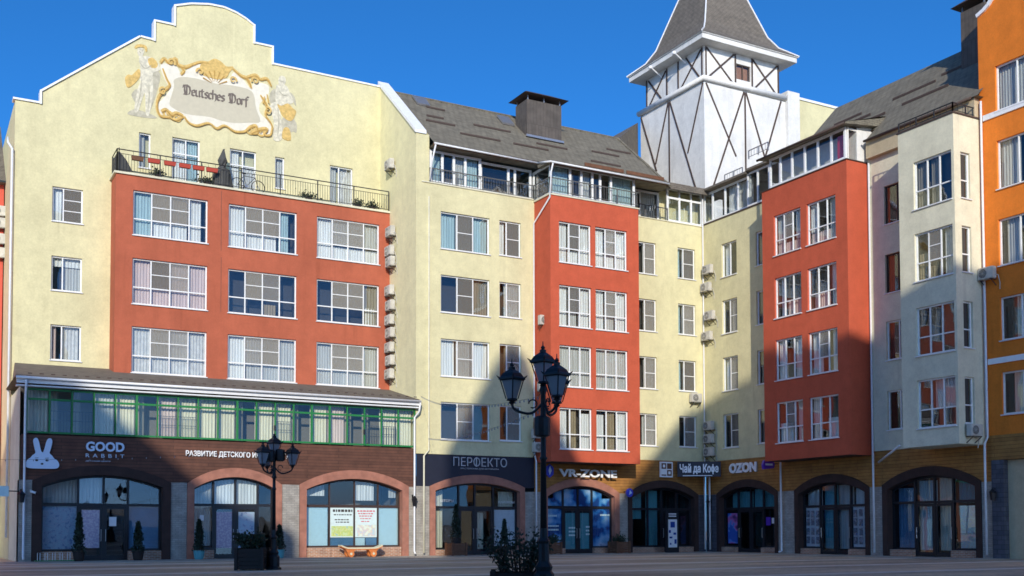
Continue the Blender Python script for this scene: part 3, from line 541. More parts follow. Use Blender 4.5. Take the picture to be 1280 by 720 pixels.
# ================================================================== shop pavilion in front of it
def arc(ul, ur, zs, zc):
    h = zc-zs; wd = (ur-ul)/2; R = (wd*wd+h*h)/(2*h); m_ = (ul+ur)/2
    return lambda u: zc-R+math.sqrt(max(R*R-(u-m_)**2, 0))
def arch_shop(root, face, pl, ul, ur, zs, zc, jamb, sill, cols, doors, tz, ring='arch_brick', plinth='plinth_brick', frame='brown_frame', films=(), rec=.34, glass='shop_glass', back='shop_dark', ringd=.07, depth=2.6, mull=.09):
    """arched shopfront: ring, plinth, recessed glazing with panes and doors, dark room behind. cols = boundaries 0..1 across the inner opening (image left to right)"""
    il, ir = ul+jamb, ur-jamb; ao = arc(ul, ur, zs, zc); ai = arc(il, ir, zs-.22, zc-.42); N = 20
    b = MB()
    for i in range(N):                          # ring
        t0, t1 = i/N, (i+1)/N; o0, o1 = ul+(ur-ul)*t0, ul+(ur-ul)*t1; i0, i1 = il+(ir-il)*t0, il+(ir-il)*t1
        A, B, C, D = (o0, ao(o0)), (o1, ao(o1)), (i1, ai(i1)), (i0, ai(i0))
        b.quad(*[P(face, pl, *q, ringd) for q in (A, B, C, D)]); b.quad(*[P(face, pl, *q, e) for q, e in ((A, ringd), (B, ringd), (B, -.05), (A, -.05))]); b.quad(*[P(face, pl, *q, e) for q, e in ((D, ringd), (C, ringd), (C, -rec-.1), (D, -rec-.1))])
    for (a, c, ii, z1o, z1i) in ((ul, il, il, ao(ul), ai(il)), (ir, ur, ir, ao(ur), ai(ir))):
        lo = min(z1o, z1i); pts = [(a, 0), (c, 0), (c, z1i if c == il else z1o), (a, z1o if a == ul else z1i)]
        b.prism([P(face, pl, q[0], q[1], ringd-.001) for q in pts], Vector(P(face, 0, 0, 0, -(ringd+rec+.1)))-Vector(P(face, 0, 0, 0, 0)))
    b.build('arch_surround', ring, root)
    wd = ir-il; bd = [il+wd*(c if face == 'S' else 1-c) for c in cols]
    b = MB()                                    # glazing bars
    d0, d1 = -rec-.05, -rec+.05
    for k, u in enumerate(bd):
        uu_ = min(max(u, il+mull/2), ir-mull/2); isd = any(k in (d_, d_+1) for d_ in doors); fb(b, face, pl, uu_-mull/2, uu_+mull/2, .02, ai(uu_)-.01, d0+(k % 2)*.002, d1+(.02 if isd else 0)+(k % 2)*.002)
    for k in range(len(bd)-1):
        a, c = sorted((bd[k], bd[k+1])); a += mull/2; c -= mull/2
        fb(b, face, pl, a, c, tz-.06, tz+.06, d0+.004, d1-.004)
        if k not in doors: fb(b, face, pl, a, c, sill, sill+.09, d0+.004, d1-.004)
    for i in range(N):
        i0, i1 = il+wd*i/N, il+wd*(i+1)/N; b.prism([P(face, pl, q[0], q[1], d1-.007) for q in ((i0, ai(i0)-.10), (i1, ai(i1)-.10), (i1, ai(i1)+.01), (i0, ai(i0)+.01))], Vector(P(face, 0, 0, 0, -.085)))
    gl = b.build('glazing', frame, root)
    for k in range(len(bd)-1):
        a, c = sorted((bd[k], bd[k+1])); a += mull/2-.01; c -= mull/2-.01
        if k not in doors:
            ubox('pane', glass, gl, face, pl, a, c, sill+.07, tz-.05, -rec-.006, -rec+.002)
            b = MB(); fb(b, face, pl, a-.03 if a > il+.2 else il+.01, c+.03 if c < ir-.2 else ir-.01, 0, sill, -rec-.08, -.05); b.build('plinth', plinth, root)
        n_ = 6; top = [(a+(c-a)*i/n_, ai(a+(c-a)*i/n_)-.05) for i in range(n_+1)]
        b = MB(); b.prism([P(face, pl, q[0], q[1], -rec+.002) for q in [(c, tz+.05), (a, tz+.05)]+top], Vector(P(face, 0, 0, 0, -.008))); b.build('pane', glass, gl)
        if k in doors:
            b = MB(); a2, c2 = a+.01, c-.01; s_ = .10
            fb(b, face, pl, a2, a2+s_, .03, tz-.07, -rec-.03, -rec+.045); fb(b, face, pl, c2-s_, c2, .03, tz-.07, -rec-.03, -rec+.045); fb(b, face, pl, a2+s_, c2-s_, .03, .22, -rec-.03, -rec+.043); fb(b, face, pl, a2+s_, c2-s_, tz-.19, tz-.07, -rec-.03, -rec+.043)
            dr = b.build('door', frame, root); ubox('pane', glass, dr, face, pl, a2+s_, c2-s_, .22, tz-.19, -rec, -rec+.008)
            hu = c2-.05 if (k+1) in doors else a2+.05
            b = MB(); b.tube([P(face, pl, hu, .85, -rec+.045), P(face, pl, hu, .85, -rec+.10), P(face, pl, hu, 1.35, -rec+.10), P(face, pl, hu, 1.35, -rec+.045)], .015, 6); b.build('handle', 'steel', dr)
    b = MB()                                    # room behind
    for q in (((il, 0), (il, zc)), ((ir, 0), (ir, zc)), ((il, zc), (ir, zc))): b.quad(P(face, pl, *q[0], -rec-.1), P(face, pl, *q[1], -rec-.1), P(face, pl, *q[1], -depth), P(face, pl, *q[0], -depth))
    b.quad(P(face, pl, il, 0, -depth), P(face, pl, ir, 0, -depth), P(face, pl, ir, zc, -depth), P(face, pl, il, zc, -depth))
    b.build('shop_room', back, root)
    for q in films:                             # (kind, mat, u0, u1 fractions across, z0, z1)
        kd, mt, a, c, z0, z1 = q[:6]; a, c = sorted((il+wd*(a if face == 'S' else 1-a), il+wd*(c if face == 'S' else 1-c)))
        if kd == 'curtain': curtain(root, mt, face, pl, a, c, z0, z1, -rec-.22)
        else:
            dd = -rec-.03 if kd != 'poster' else -rec+.012
            ubox(kd, mt, root, face, pl, a, c, z0, z1, dd-.006, dd)
    return ai
def spandrel(root, face, pl, u0, u1, zp, zt, arches, mat, name='fascia', th=.12):
    """band of boards above the arches, cut to their curves"""
    b = MB(); cuts = sorted({u0, u1, *[q for a in arches for q in a[:2]]})
    for a, c in zip(cuts, cuts[1:]):
        ar = [q for q in arches if q[0] <= (a+c)/2 <= q[1]]
        if ar:
            f_ = arc(*ar[0]); N = 20
            for i in range(N):
                p0, p1 = a+(c-a)*i/N, a+(c-a)*(i+1)/N; b.quad(P(face, pl, p0, f_(p0)-.02, 0), P(face, pl, p1, f_(p1)-.02, 0), P(face, pl, p1, zt, 0), P(face, pl, p0, zt, 0))
        else: b.quad(P(face, pl, a, zp, 0), P(face, pl, c, zp, 0), P(face, pl, c, zt, 0), P(face, pl, a, zt, 0)); b.quad(P(face, pl, a, zp, 0), P(face, pl, c, zp, 0), P(face, pl, c, zp, -.5), P(face, pl, a, zp, -.5))
    b.quad(P(face, pl, u0, zt, 0), P(face, pl, u1, zt, 0), P(face, pl, u1, zt, -.6), P(face, pl, u0, zt, -.6))
    return b.build(name, mat, root)
def pier(root, face, pl, u0, u1, z1, mat='pale_brick', d=.0, dep=.7, z0=0):
    b = MB(); fb(b, face, pl, u0, u1, z0, z1, -dep, d); return b.build('pier', mat, root)

PV = thing('shop_pavilion', 'low brown shop pavilion with three brick arches and green glazing', 'shop building', (13, 50.5, 0))
A1, A2, A3 = (4.68, 10.36, 3.42, 4.12), (11.08, 15.42, 3.42, 4.16), (16.28, 21.86, 3.46, 4.2)
spandrel(PV, 'S', Y1, 4.2, 22.25, 3.44, 5.36, [A1, A2, A3], 'brown_plank')
arch_shop(PV, 'S', Y1, *A1, .36, .42, (0, .30, .51, .715, 1), (1, 2), 2.42, films=[('window_film', 'poster_c', .01, .29, .5, 2.36), ('poster', 'poster_d', .33, .49, .55, 2.2), ('window_film', 'film_blue', .725, .99, .5, 2.36), ('curtain', 'cur_grey', .01, .5, 2.5, 3.6), ('poster', 'paper', .56, .62, 1.5, 1.9)], ring='arch_shaded', frame='dark_frame')
arch_shop(PV, 'S', Y1, *A2, .30, .42, (0, .25, .52, .80, 1), (1, 2), 2.46, films=[('poster', 'poster_d', .285, .49, .5, 2.15), ('poster', 'poster_c', .555, .77, .5, 2.15), ('curtain', 'cur_white', .25, .8, 2.5, 3.75), ('curtain', 'cur_grey', .02, .24, .6, 3.4), ('poster', 'paper', .09, .14, 1.75, 2.0)], frame='dark_frame')
arch_shop(PV, 'S', Y1, *A3, .34, .47, (0, .255, .515, .765, 1), (), 2.46, films=[('window_film', 'film_cyan', .015, .24, .5, 2.4), ('poster', 'poster_sheet', .265, .505, .95, 2.38), ('poster', 'poster_sheet', .525, .755, .95, 2.38), ('window_film', 'film_cyan', .78, .985, .5, 2.4), ('window_film', 'film_cyan', .53, .63, .52, .92), ('window_film', 'film_blue', .265, .51, .5, .93), ('window_film', 'film_blue', .64, .755, .5, .92), ('curtain', 'cur_white', .03, .22, 2.95, 3.7), ('curtain', 'cur_white', .53, .74, 2.75, 3.8), ('curtain', 'cur_grey', .9, .98, 2.9, 3.5)], frame='brown_frame', back='interior_mid', mull=.06)
for (a, c) in ((4.16, 4.67), (10.37, 11.07), (15.43, 16.27), (21.87, 22.26)): pier(PV, 'S', Y1, a, c, 3.44)
b = MB(); b.quad((4.16, 50, 0), (4.16, Y0, 0), (4.16, Y0, 7.4), (4.16, 50, 7.4)); b.build('side_wall', 'cream', PV)
for (u0, u1, z0, z1, mt) in ((17.98, 19.08, 1.0, 1.5, 'poster_a'), (19.3, 20.25, 1.0, 1.55, 'poster_b')): ubox('poster_picture', mt, PV, 'S', Y1, u0, u1, z0, z1, -.326, -.322)
# lettering lines on the sunlit posters
for (u0, wd, mt, rows_) in ((18.05, .95, 'print_black', ((2.18, .12), (2.02, .05), (1.78, .05), (1.66, .05))), (19.3, .85, 'red_print', ((2.2, .06), (2.08, .05), (1.96, .05), (1.84, .04), (1.7, .04)))):
    b = MB()
    for k, (zz, hh) in enumerate(rows_):
        x = u0+.05*k
        while x < u0+wd-.06*k: ww = random.uniform(.06, .16); b.box(x, Y1+.322, zz, x+ww, Y1+.324, zz+hh); x += ww+.04
    b.build('poster_print', mt, PV)['kind'] = 'stuff'
# upper glazing
b = MB(); us = [4.42+i*(22.2-4.42)/20 for i in range(21)]
for i, u in enumerate(us): wv = .06+(.03 if i in (5, 10, 14, 15) else 0); b.box(u-wv/2, Y1-.03, 5.42, u+wv/2, Y1+.07, 7.32)
for i in range(20):
    a, c = us[i]+.05, us[i+1]-.05; b.box(a, Y1-.02, 6.82, c, Y1+.06, 6.91); b.box(a, Y1-.02, 7.24, c, Y1+.06, 7.32); b.box(a, Y1-.02, 5.42, c, Y1+.06, 5.50)
gz = b.build('upper_glazing', 'green_frame', PV)
for i in range(20):
    a, c = us[i]+.05, us[i+1]-.05; ubox('pane', 'green_glass', gz, 'S', Y1, a, c, 5.5, 6.82, -.02, -.014); ubox('pane', 'green_glass', gz, 'S', Y1, a, c, 6.91, 7.24, -.02, -.014)
    kd = (1, 0, 0, 1, 2, 0, 3, 2, 2, 2, 0, 2, 2, 0, 2, 3, 0, 0, 2, 2)[i]
    if kd: curtain(gz, ('', 'cur_grey', 'cur_cream', 'cur_pink')[kd], 'S', Y1, a-.03, c+.03, 5.45, 7.28, -.35)
    else:
        curtain(gz, 'cur_beige', 'S', Y1, a, a+.35, 5.45, 7.28, -.5)
    if i in (1, 2, 6, 7, 12, 17, 18):          # inner safety rails
        q = MB()
        for t in range(7): q.box(a+(c-a)*t/6-.008, Y1+.16, 5.5, a+(c-a)*t/6+.008, Y1+.176, 6.4)
        for zz in (6.0, 6.4): q.box(a, Y1+.158, zz, c, Y1+.178, zz+.02)
        q.build('safety_rail', 'rail_iron', gz)
    if i in (11, 16): ubox('window_handle', 'dark_frame', gz, 'S', Y1, c-.02, c+.06, 5.95, 6.2, .03, .07)
b = MB(); b.box(4.25, 51.2, 5.40, 22.2, 51.25, 7.6); b.quad((4.25, 50.1, 5.40), (22.2, 50.1, 5.40), (22.2, 51.2, 5.40), (4.25, 51.2, 5.40)); b.build('loggia_back', 'interior_mid', PV)
# skirt roof
b = MB(); ya, yb, za, zb = 49.62, Y0, 7.78, 9.02
b.quad((3.95, ya, za), (22.3, ya, za), (22.3, yb, zb), (4.3, yb, zb)); b.quad((3.95, ya, za), (4.3, yb, zb), (4.16, yb, za), (3.95, yb, za)); b.quad((3.95, ya, za-.05), (22.3, ya, za-.05), (22.3, yb, za-.05), (3.95, yb, za-.05)); b.quad((3.95, ya, za), (22.3, ya, za), (22.3, ya, za-.05), (3.95, ya, za-.05))
b.build('roof', 'shingle_brown', PV)
b = MB(); b.box(3.98, 49.66, 7.48, 22.3, 49.72, 7.71); b.box(3.98, 49.721, 7.36, 22.3, 50.1, 7.42); b.build('fascia_board', 'white_metal', PV)
b = MB(); b.tube([(3.95, 49.56, 7.70), (22.34, 49.56, 7.68)], .06, 8); b.build('gutter', 'white_metal', PV, True)
b = MB()
for x in [4.4+i*.45 for i in range(40)]: b.box(x, 49.52, 7.86, x+.16, 49.54, 7.90)
b.build('snow_stop', 'timber', PV)['kind'] = 'stuff'
for (x0, x1) in ((4.35, 4.35), (22.32, 22.12)):
    b = MB(); b.tube([(x0, 49.56, 7.62), (x0, 49.7, 7.2), (x1, 49.82, 6.9), (x1, 49.84, .25), (x1, 49.72, .12)], .05, 8); b.build('downpipe', 'white_metal', PV, True)

# ================================================================== middle building
C = thing('middle_building', 'yellow apartment building with a projecting red bay, glazed attic and grey shingle roof', 'building', (31, 53, 0))
F = Facade('S', Y1, 'yellow', C)
MC = [[('cur_teal', 0, .34), ('cur_grey', .34, .66), ('cur_teal', .67, 1)], [('cur_beige', .68, 1)], [('cur_white', 0, .33), ('cur_grey', .34, .64), ('cur_white', .67, 1)], [('cur_beige', .36, .62)]]
MN = [[('cur_white', 0, .35), ('cur_beige', .38, 1)], [('cur_grey', .3, 1)], [('cur_tan', .3, 1)], []]
for k, zt in enumerate(TOPS):
    F.window(23.64, 26.46, zt-1.87, zt+.05, (.34, .33, .33), (1,), MC[k], nets=((1, 0),)); F.window(27.03, 28.33, zt-1.8, zt+.05, (.36, .64), (1,), MN[k], nets=((1, 0),))
def endwall(b):
    b.quad((23.0, Y1, 18.9), (XC, Y1, 18.9), (XC, Y1, 21.37), (23.0, Y1, 21.37))
    b.quad((23.0, Y1, 18.9), (23.0, Y1, 21.37), (23.0, Y1+.6, 21.37), (23.0, Y1+.6, 18.9))
F.build(XC, 29.16, 5.1, 18.9, extra=endwall)
b = MB(); b.poly([(XC, 50, 0), (XC, Y0, 0), (XC, Y0+.4, 25.75), (XC, 54.85, 25.5), (XC, 50, 21.37)]); b.poly([(XC+.7, 50, 18.9), (XC+.7, 55, 18.9), (XC+.7, 54.85, 25.5), (XC+.7, 50, 21.37)]); b.build('end_wall', 'yellow_brightened', C)
b = MB(); b.prism([(XC-.08, 49.94, 21.372), (XC-.08, 54.95, 25.62), (XC-.08, 54.95, 25.80), (XC-.08, 49.94, 21.55)], (.62, 0, 0)); b.build('coping', 'coping', C)
F = Facade('S', Y1, 'yellow', C)
MA = ['cur_grey', 'cur_beige', 'cur_lace', 'cur_grey']
for k, zt in enumerate(TOPS):
    F.window(35.9, 37.18, zt-1.74, zt+.08, (.4, .6), (1,), [(MA[k], .4, 1)] if k != 3 else [('cur_grey', .3, 1)], nets=((1, 0),)); F.window(38.72, 39.98, zt-1.72, zt+.06, (.36, .64), (1,), [(MA[-1-k], .36, 1), ('cur_teal', 0, .3)] if k < 3 else [], nets=((1, 0),))
F.build(34.78, XR, 5.2, 18.95)
# red bay
F = Facade('S', Y2, 'red_b', C)
RC = [[('cur_white', 0, .32), ('cur_grey', .33, .64, .36, 1), ('cur_white', .66, 1), ('cur_white', .33, .66, 0, .36)], [('cur_white', 0, .32), ('cur_grey', .34, .62), ('cur_white', .66, 1)], [('cur_grey', 0, 1)], [('cur_white', 0, .3), ('cur_tan', .34, .6), ('cur_white', .68, 1, .0, .9)]]
for k, zt in enumerate((17.46, 14.1, 10.93, 7.66)):
    for j, (a, c) in enumerate(((29.69, 31.69), (31.96, 34.02))): F.window(a, c, zt-2.17, zt, (1, 1, 1), (.36, .64), RC[k] if j == 0 else [(q[0], 1-q[2], 1-q[1], *q[3:]) for q in RC[k]], nets=((1, 1),) if k < 2 else ())
def bay2(b):
    for x in (29.16, 34.78): b.quad((x, Y2, 4.83), (x, Y1+.2, 4.83), (x, Y1+.2, 18.77), (x, Y2, 18.77))
    b.quad((29.16, Y2, 18.77), (34.78, Y2, 18.77), (34.78, Y1+.2, 18.77), (29.16, Y1+.2, 18.77))
F.build(29.16, 34.78, 4.83, 18.77, extra=bay2, name='red_bay')
b = MB(); b.quad((29.16, Y2, 4.832), (34.78, Y2, 4.832), (34.78, Y1+.1, 4.832), (29.16, Y1+.1, 4.832)); b.build('bay_soffit', 'timber', C)
b = MB(); 
for q in ((XC+.3, Y1-.05, 18.9, 29.1, Y1+1.2, 18.96), (29.1, Y2-.05, 18.772, 34.84, Y1+1.2, 18.84), (34.84, Y1-.05, 18.95, XR, Y1+1.2, 19.0)): b = MB(); b.box(*q); b.build('attic_floor', 'cream', C)
# attic glazing
def glaze_row(root, face, pl, us, z0, z1, frame='white_pvc', name='attic_glazing', cur=(), rows=None, fw=.12, glass='glass', back='interior_mid'):
    b = MB()
    for i, u in enumerate(us): fb(b, face, pl, u-fw/2, u+fw/2, z0, z1, -.04, .04)
    for a, c in zip(us, us[1:]):
        lo, hi = min(a, c)+fw/2, max(a, c)-fw/2
        for zz in [z0, z1-fw]+([z0+(z1-z0)*q for q in rows] if rows else []): fb(b, face, pl, lo, hi, zz, zz+fw, -.035, .035)
    g_ = b.build(name, frame, root); zz = [z0+fw]+[z0+(z1-z0)*q for q in (rows or [])]+[z1-fw]
    for i, (a, c) in enumerate(zip(us, us[1:])):
        lo, hi = min(a, c)+fw/2, max(a, c)-fw/2
        for e, h in zip(zz, zz[1:]): ubox('pane', glass, g_, face, pl, lo, hi, e+(fw if e != zz[0] else 0), h, -.004, .004)
    for (i, mt) in cur:
        lo, hi = sorted((us[i], us[i+1])); curtain(g_, mt, face, pl, lo+.02, hi-.02, z0+.05, z1-.05, -.25)
    b = MB(); lo, hi = min(us), max(us); fb(b, face, pl, lo, hi, z0, z1, -1.4, -1.35); b.build('attic_back', back, g_)
    return g_
glaze_row(C, 'S', Y1+.12, [23.12, 23.78, 24.44, 25.1, 25.95], 18.98, 20.66, cur=((0, 'cur_teal'), (2, 'cur_grey'), (3, 'cur_teal')))
glaze_row(C, 'S', Y1+.32, [26.1, 27.75, 28.15, 29.1], 18.98, 20.6)
glaze_row(C, 'S', Y2+.18, [29.3, 30.5, 31.2, 31.9, 32.4, 33.1, 34.6], 18.86, 20.5, cur=((0, 'cur_teal'), (5, 'cur_teal'), (2, 'cur_grey')))
glaze_row(C, 'W', 29.3, [Y2+.2, Y1+.3], 18.86, 20.5)
glaze_row(C, 'S', Y1+.5, [35.0, 36.4, 37.7], 19.02, 20.7, cur=((1, 'cur_grey'),))
glaze_row(C, 'S', Y1+.05, [38.05, 38.9, 39.75, 40.5], 19.0, 20.95, rows=[.68], fw=.11)
railing(C, [(XC+.75, Y1-.02), (29.12, Y1-.02), (29.12, Y2-.02), (34.8, Y2-.02), (34.8, Y1-.02)], 18.9, .78, 'rail_grey', .16, 1.4, mid=False)
railing(C, [(34.9, Y1-.02), (38.0, Y1-.02)], 19.0, .7, 'rail_grey', .16, 1.5, mid=False)
# roof
b = MB(); zr = lambda y: 20.9+.847*(y-49.5)
b.quad((XC+.7, 49.4, zr(49.4)), (37.7, 49.4, zr(49.4)), (37.7, 54.5, zr(54.5)), (XC+.7, 54.5, zr(54.5))); b.quad((XC+.7, 54.5, zr(54.5)), (37.7, 54.5, zr(54.5)), (37.7, 61, 19.6), (XC+.7, 61, 19.6))
b.quad((29.0, 48.0, 20.42), (36.6, 48.0, 20.42), (37.2, 49.42, zr(49.42)+.004), (29.4, 49.42, zr(49.42)+.004)); b.quad((29.0, 48.0, 20.42), (29.4, 49.42, zr(49.42)), (29.0, 49.42, 20.6), (29.0, 49.3, 20.42))
b.quad((29.0, 48.0, 20.40), (36.6, 48.0, 20.40), (37.2, 49.42, 20.45), (29.0, 49.42, 20.45)); b.quad((XC+.7, 49.4, zr(49.4)-.06), (37.7, 49.4, zr(49.4)-.06), (37.7, 50.3, 20.72), (XC+.7, 50.3, 20.72))
b.poly([(37.7, 49.4, zr(49.4)), (37.7, 54.5, zr(54.5)), (37.7, 61, 19.6)])
rf = b.build('roof', 'shingle', C)
b = MB(); b.poly([(37.6, 54.65, 25.0), (42.75, 59.4, 28.7), (42.75, 59.4, 20), (37.6, 54.65, 20)]); b.poly([(37.6, 54.65, 25.0), (42.75, 59.4, 28.7), (42.75, 64, 28.7), (37.6, 64, 25)]); b.build('rear_roof', 'shingle_brown', C)
b = MB(); b.tube([(37.7, 49.3, zr(49.3)+.05), (37.7, 54.5, zr(54.5)+.05)], .07, 6); b.tube([(XC+.7, 54.5, zr(54.5)+.03), (37.7, 54.5, zr(54.5)+.03)], .07, 6); b.build('ridge_cap', 'shingle', rf)
for (x, y, L) in ((23.6, 51.7, 1.7), (24.4, 53.4, 1.1), (25.2, 50.9, 2.4), (26.7, 52.3, 2.3), (28.4, 50.9, 2.2), (30.2, 51.5, 2.0), (34.1, 51.9, 1.9), (35.6, 52.6, 1.7), (33.2, 50.6, 2.0), (23.9, 52.3, 1.0)):
    b = MB(); z = zr(y); b.box(x, y-.02, z+.02, x+L, y+.02, z+.11); b.build('snow_guard', 'timber', rf)
b = MB()
for x in (31.3, 34.0): b.box(x, 48.3, 20.62, x+2.5, 48.36, 20.8)
b.build('snow_fence', 'wood_box', rf)['kind'] = 'stuff'
for (x, y) in ((23.9, 53.9), (29.0, 53.6)):
    b = MB(); z = zr(y); b.prism([(x, y-.4, z-.3), (x+.75, y-.4, z-.3), (x+.75, y+.35, z+.40), (x, y+.35, z+.40)], (0, -.05, .08)); b.build('roof_hatch', 'steel', rf)
b = MB(); b.tube([(XC+.7, 49.33, 20.74), (29.0, 49.33, 20.70)], .05, 8); b.tube([(29.0, 49.33, 20.70), (28.95, 47.93, 20.36)], .05, 8); b.tube([(28.95, 47.93, 20.36), (36.6, 47.93, 20.34)], .05, 8); b.build('gutter', 'white_metal', C, True)
b = MB(); b.box(XC+.7, 49.42, 20.66, 29.0, 49.46, 20.8); b.box(29.0, 48.03, 20.28, 36.6, 48.07, 20.40); b.build('fascia_board', 'wood_box', C)
for pts in ([(29.1, 47.95, 20.3), (29.08, 48.1, 19.9), (29.08, 48.25, 18.6), (29.05, 49.86, 17.6), (29.05, 49.9, 5.4), (29.05, 49.7, 4.9), (29.05, 49.7, .2)], [(23.05, 49.33, 20.68), (23.05, 49.8, 19.9), (22.98, 49.9, 19.0)], [(22.97, Y1-.03, 18.2), (22.95, Y1-.06, 5.3), (22.62, 49.8, 5.0), (22.62, 49.8, .15)], [(40.45, 49.85, 20.6), (40.45, 49.88, 5.2), (40.2, 49.6, 4.9), (40.2, 49.6, .15)], [(34.9, Y1-.06, 18.6), (34.9, Y1-.06, 5.3)]):
    b = MB(); b.tube(pts, .045, 8); b.build('downpipe', 'cream' if pts[0][0] == 22.97 else 'white_metal', C, True)
b = MB(); b.box(37.7, 49.5, 20.96, XR+1.6, 50.9, 21.08); b.box(37.8, 49.45, 20.7, XR, 49.5, 20.96); b.build('loggia_roof', 'shingle_brown', C)
b = MB(); b.quad((37.9, 50.7, 19), (41.9, 50.7, 19), (41.9, 50.7, 21.0), (37.9, 50.7, 21.0)); b.build('attic_wall', 'yellow', C)
# shops below
B1, B2, B3 = (23.02, 28.5, 3.5, 4.12), (29.6, 34.52, 3.3, 4.08), (35.1, 40.02, 3.3, 4.08)
spandrel(C, 'S', Y1, XC+.01, 29.1, 3.5, 5.12, [B1], 'navy', th=.1)
arch_shop(C, 'S', Y1, *B1, .30, .30, (0, .30, .49, .71, 1), (1, 2), 2.45, films=[('curtain', 'cur_cream', .0, .14, .4, 3.5), ('window_film', 'paper', .73, .985, .45, 2.35), ('curtain', 'cur_cream', .80, .98, 2.5, 3.3), ('curtain', 'cur_cream', .5, .62, .3, 2.2)], frame='dark_frame')
spandrel(C, 'S', Y1+.02, 29.1, XR, 3.3, 5.22, [B2, B3], 'orange_plank')
arch_shop(C, 'S', Y1+.02, *B2, .30, .30, (0, .27, .49, .70, 1), (1, 2), 2.5, films=[('window_film', 'poster_vr', .01, .255, .35, 2.42), ('window_film', 'poster_vr', .715, .99, .35, 2.42), ('window_film', 'poster_vr', .02, .98, 2.58, 3.0), ('window_film', 'poster_vr', .14, .86, 3.0, 3.5), ('window_film', 'teal', .29, .48, .25, 2.2), ('window_film', 'teal', .51, .69, .25, 2.2)], frame='dark_frame')
arch_shop(C, 'S', Y1+.02, *B3, .28, .30, (0, .30, .52, .76, 1), (2,), 2.45, films=[('curtain', 'teal', .02, .24, 1.9, 3.4), ('curtain', 'teal', .31, .5, .4, 3.5)], frame='dark_frame', ring='arch_shaded')
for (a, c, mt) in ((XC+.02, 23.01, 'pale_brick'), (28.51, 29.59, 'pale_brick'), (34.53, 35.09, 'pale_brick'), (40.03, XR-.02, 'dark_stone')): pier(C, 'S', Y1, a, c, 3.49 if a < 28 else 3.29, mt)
# printed words on the shop glass
for (body, x, wd, z, h, mt) in (('ШТОРЫ', 23.75, .75, 2.72, .13, 'paper'), ('КАРНИЗЫ', 27.1, .95, 2.68, .13, 'paper')): text_mesh(body, h, wd, (x, Y1+.30, z), (1, 0, 0), (0, -1, 0), mt, 'window_lettering', C, .004)
for (x, wd, z, n) in ((30.0, .7, 2.0, 1), (30.0, .8, 1.45, 2), (33.5, .65, 2.05, 1), (31.45, .4, 1.35, 3), (32.55, .45, 1.4, 3)):
    b = MB()
    for k in range(n):
        q = x
        while q < x+wd: ww = random.uniform(.05, .14); b.box(q, Y1+.34, z-k*.2, min(q+ww, x+wd), Y1+.345, z-k*.2+.09); q += ww+.025
    b.build('window_print', 'film_cyan', C)['kind'] = 'stuff'

# ================================================================== white timbered tower
T = thing('timbered_tower', 'white tower with dark diagonal timbers and a steep grey pyramid roof', 'tower', (46.1, 55.8, 19))
tx0, tx1, ty0, ty1 = 42.81, 49.48, 52.5, 59.17
b = MB(); b.box(tx0, ty0, 18.5, tx1, ty1, 29.2); b.build('wall', 'white_plaster', T)
b = MB(); b.tube([(tx0-.1, ty1+.1, 29.2), (tx0-.1, ty0-.1, 29.2), (tx1+.1, ty0-.1, 29.2), (tx1+.1, ty1+.1, 29.2)], .18, 10); b.build('moulding', 'white_plaster', T, True)
F = Facade('S', ty0+.28, 'white_plaster', T, .5); F.window(45.66, 46.84, 29.85, 30.85, (1, 1), (1,), None, frame='timber', sill=False, glass='glass', fw=.06); F.window(45.70, 46.80, 29.85, 30.84, (1,), (1,), None) if False else None
def upper(b):
    for q in (((tx0+.28, ty0+.28), (tx0+.28, ty1-.28)), ((tx0+.28, ty1-.28), (tx1-.28, ty1-.28)), ((tx1-.28, ty1-.28), (tx1-.28, ty0+.28))): b.quad((*q[0], 29), (*q[1], 29), (*q[1], 31.5), (*q[0], 31.5))
F.build(tx0+.28, tx1-.28, 29.0, 31.5, extra=upper, name='upper_wall')
ubox('shutter', 'bench_shutter', T, 'S', ty0+.28, 45.74, 46.76, 29.93, 30.77, -.28, -.24)
b = MB(); b.box(tx0-.54, ty0-.54, 31.46, tx1+.54, ty1+.54, 31.78); b.box(tx0-.62, ty0-.62, 31.781, tx1+.62, ty1+.62, 31.86); b.build('eaves', 'white_plaster', T)
b = MB(); cxx, cyy = (tx0+tx1)/2, (ty0+ty1)/2; h0 = (tx1-tx0)/2
lv = [(h0+.66, 31.83), (h0-.25, 32.55), (h0-.75, 33.35), (.02, 41.0)]
for (a, za), (c, zc_) in zip(lv, lv[1:]):
    for s in ((1, 1, -1, 1), (-1, 1, -1, -1), (-1, -1, 1, -1), (1, -1, 1, 1)): b.quad((cxx+s[0]*a, cyy+s[1]*a, za), (cxx+s[2]*a, cyy+s[3]*a, za), (cxx+s[2]*c, cyy+s[3]*c, zc_), (cxx+s[0]*c, cyy+s[1]*c, zc_))
trf = b.build('roof', 'shingle_brown', T)
for sx_, sy_ in ((1, 1), (-1, 1), (-1, -1), (1, -1)):
    b = MB(); b.tube([(cxx+sx_*a, cyy+sy_*a, z+.02) for a, z in lv], .05, 6); b.build('hip_cap', 'white_metal', trf)
def timber(a, c, face, d0=0):
    b = MB(); nn = (0, -1, 0) if face == 'S' else (-1, 0, 0); pl = (ty0 if face == 'S' else tx0)+(.28 if a[1] > 29.1 else 0)
    b.beam(P(face, pl, a[0], a[1], -.01+d0), P(face, pl, c[0], c[1], -.01+d0), .105, .05, nn); b.build('timber', 'timber', T)
for k, (a, c) in enumerate((((42.95, 28.95), (45.3, 24.7)), ((46.0, 28.95), (43.36, 22.3)), ((46.08, 28.95), (46.08, 22.6)), ((46.16, 28.95), (47.68, 25.0)), ((49.1, 28.95), (47.5, 24.5)))): timber(a, c, 'S', k*.003)
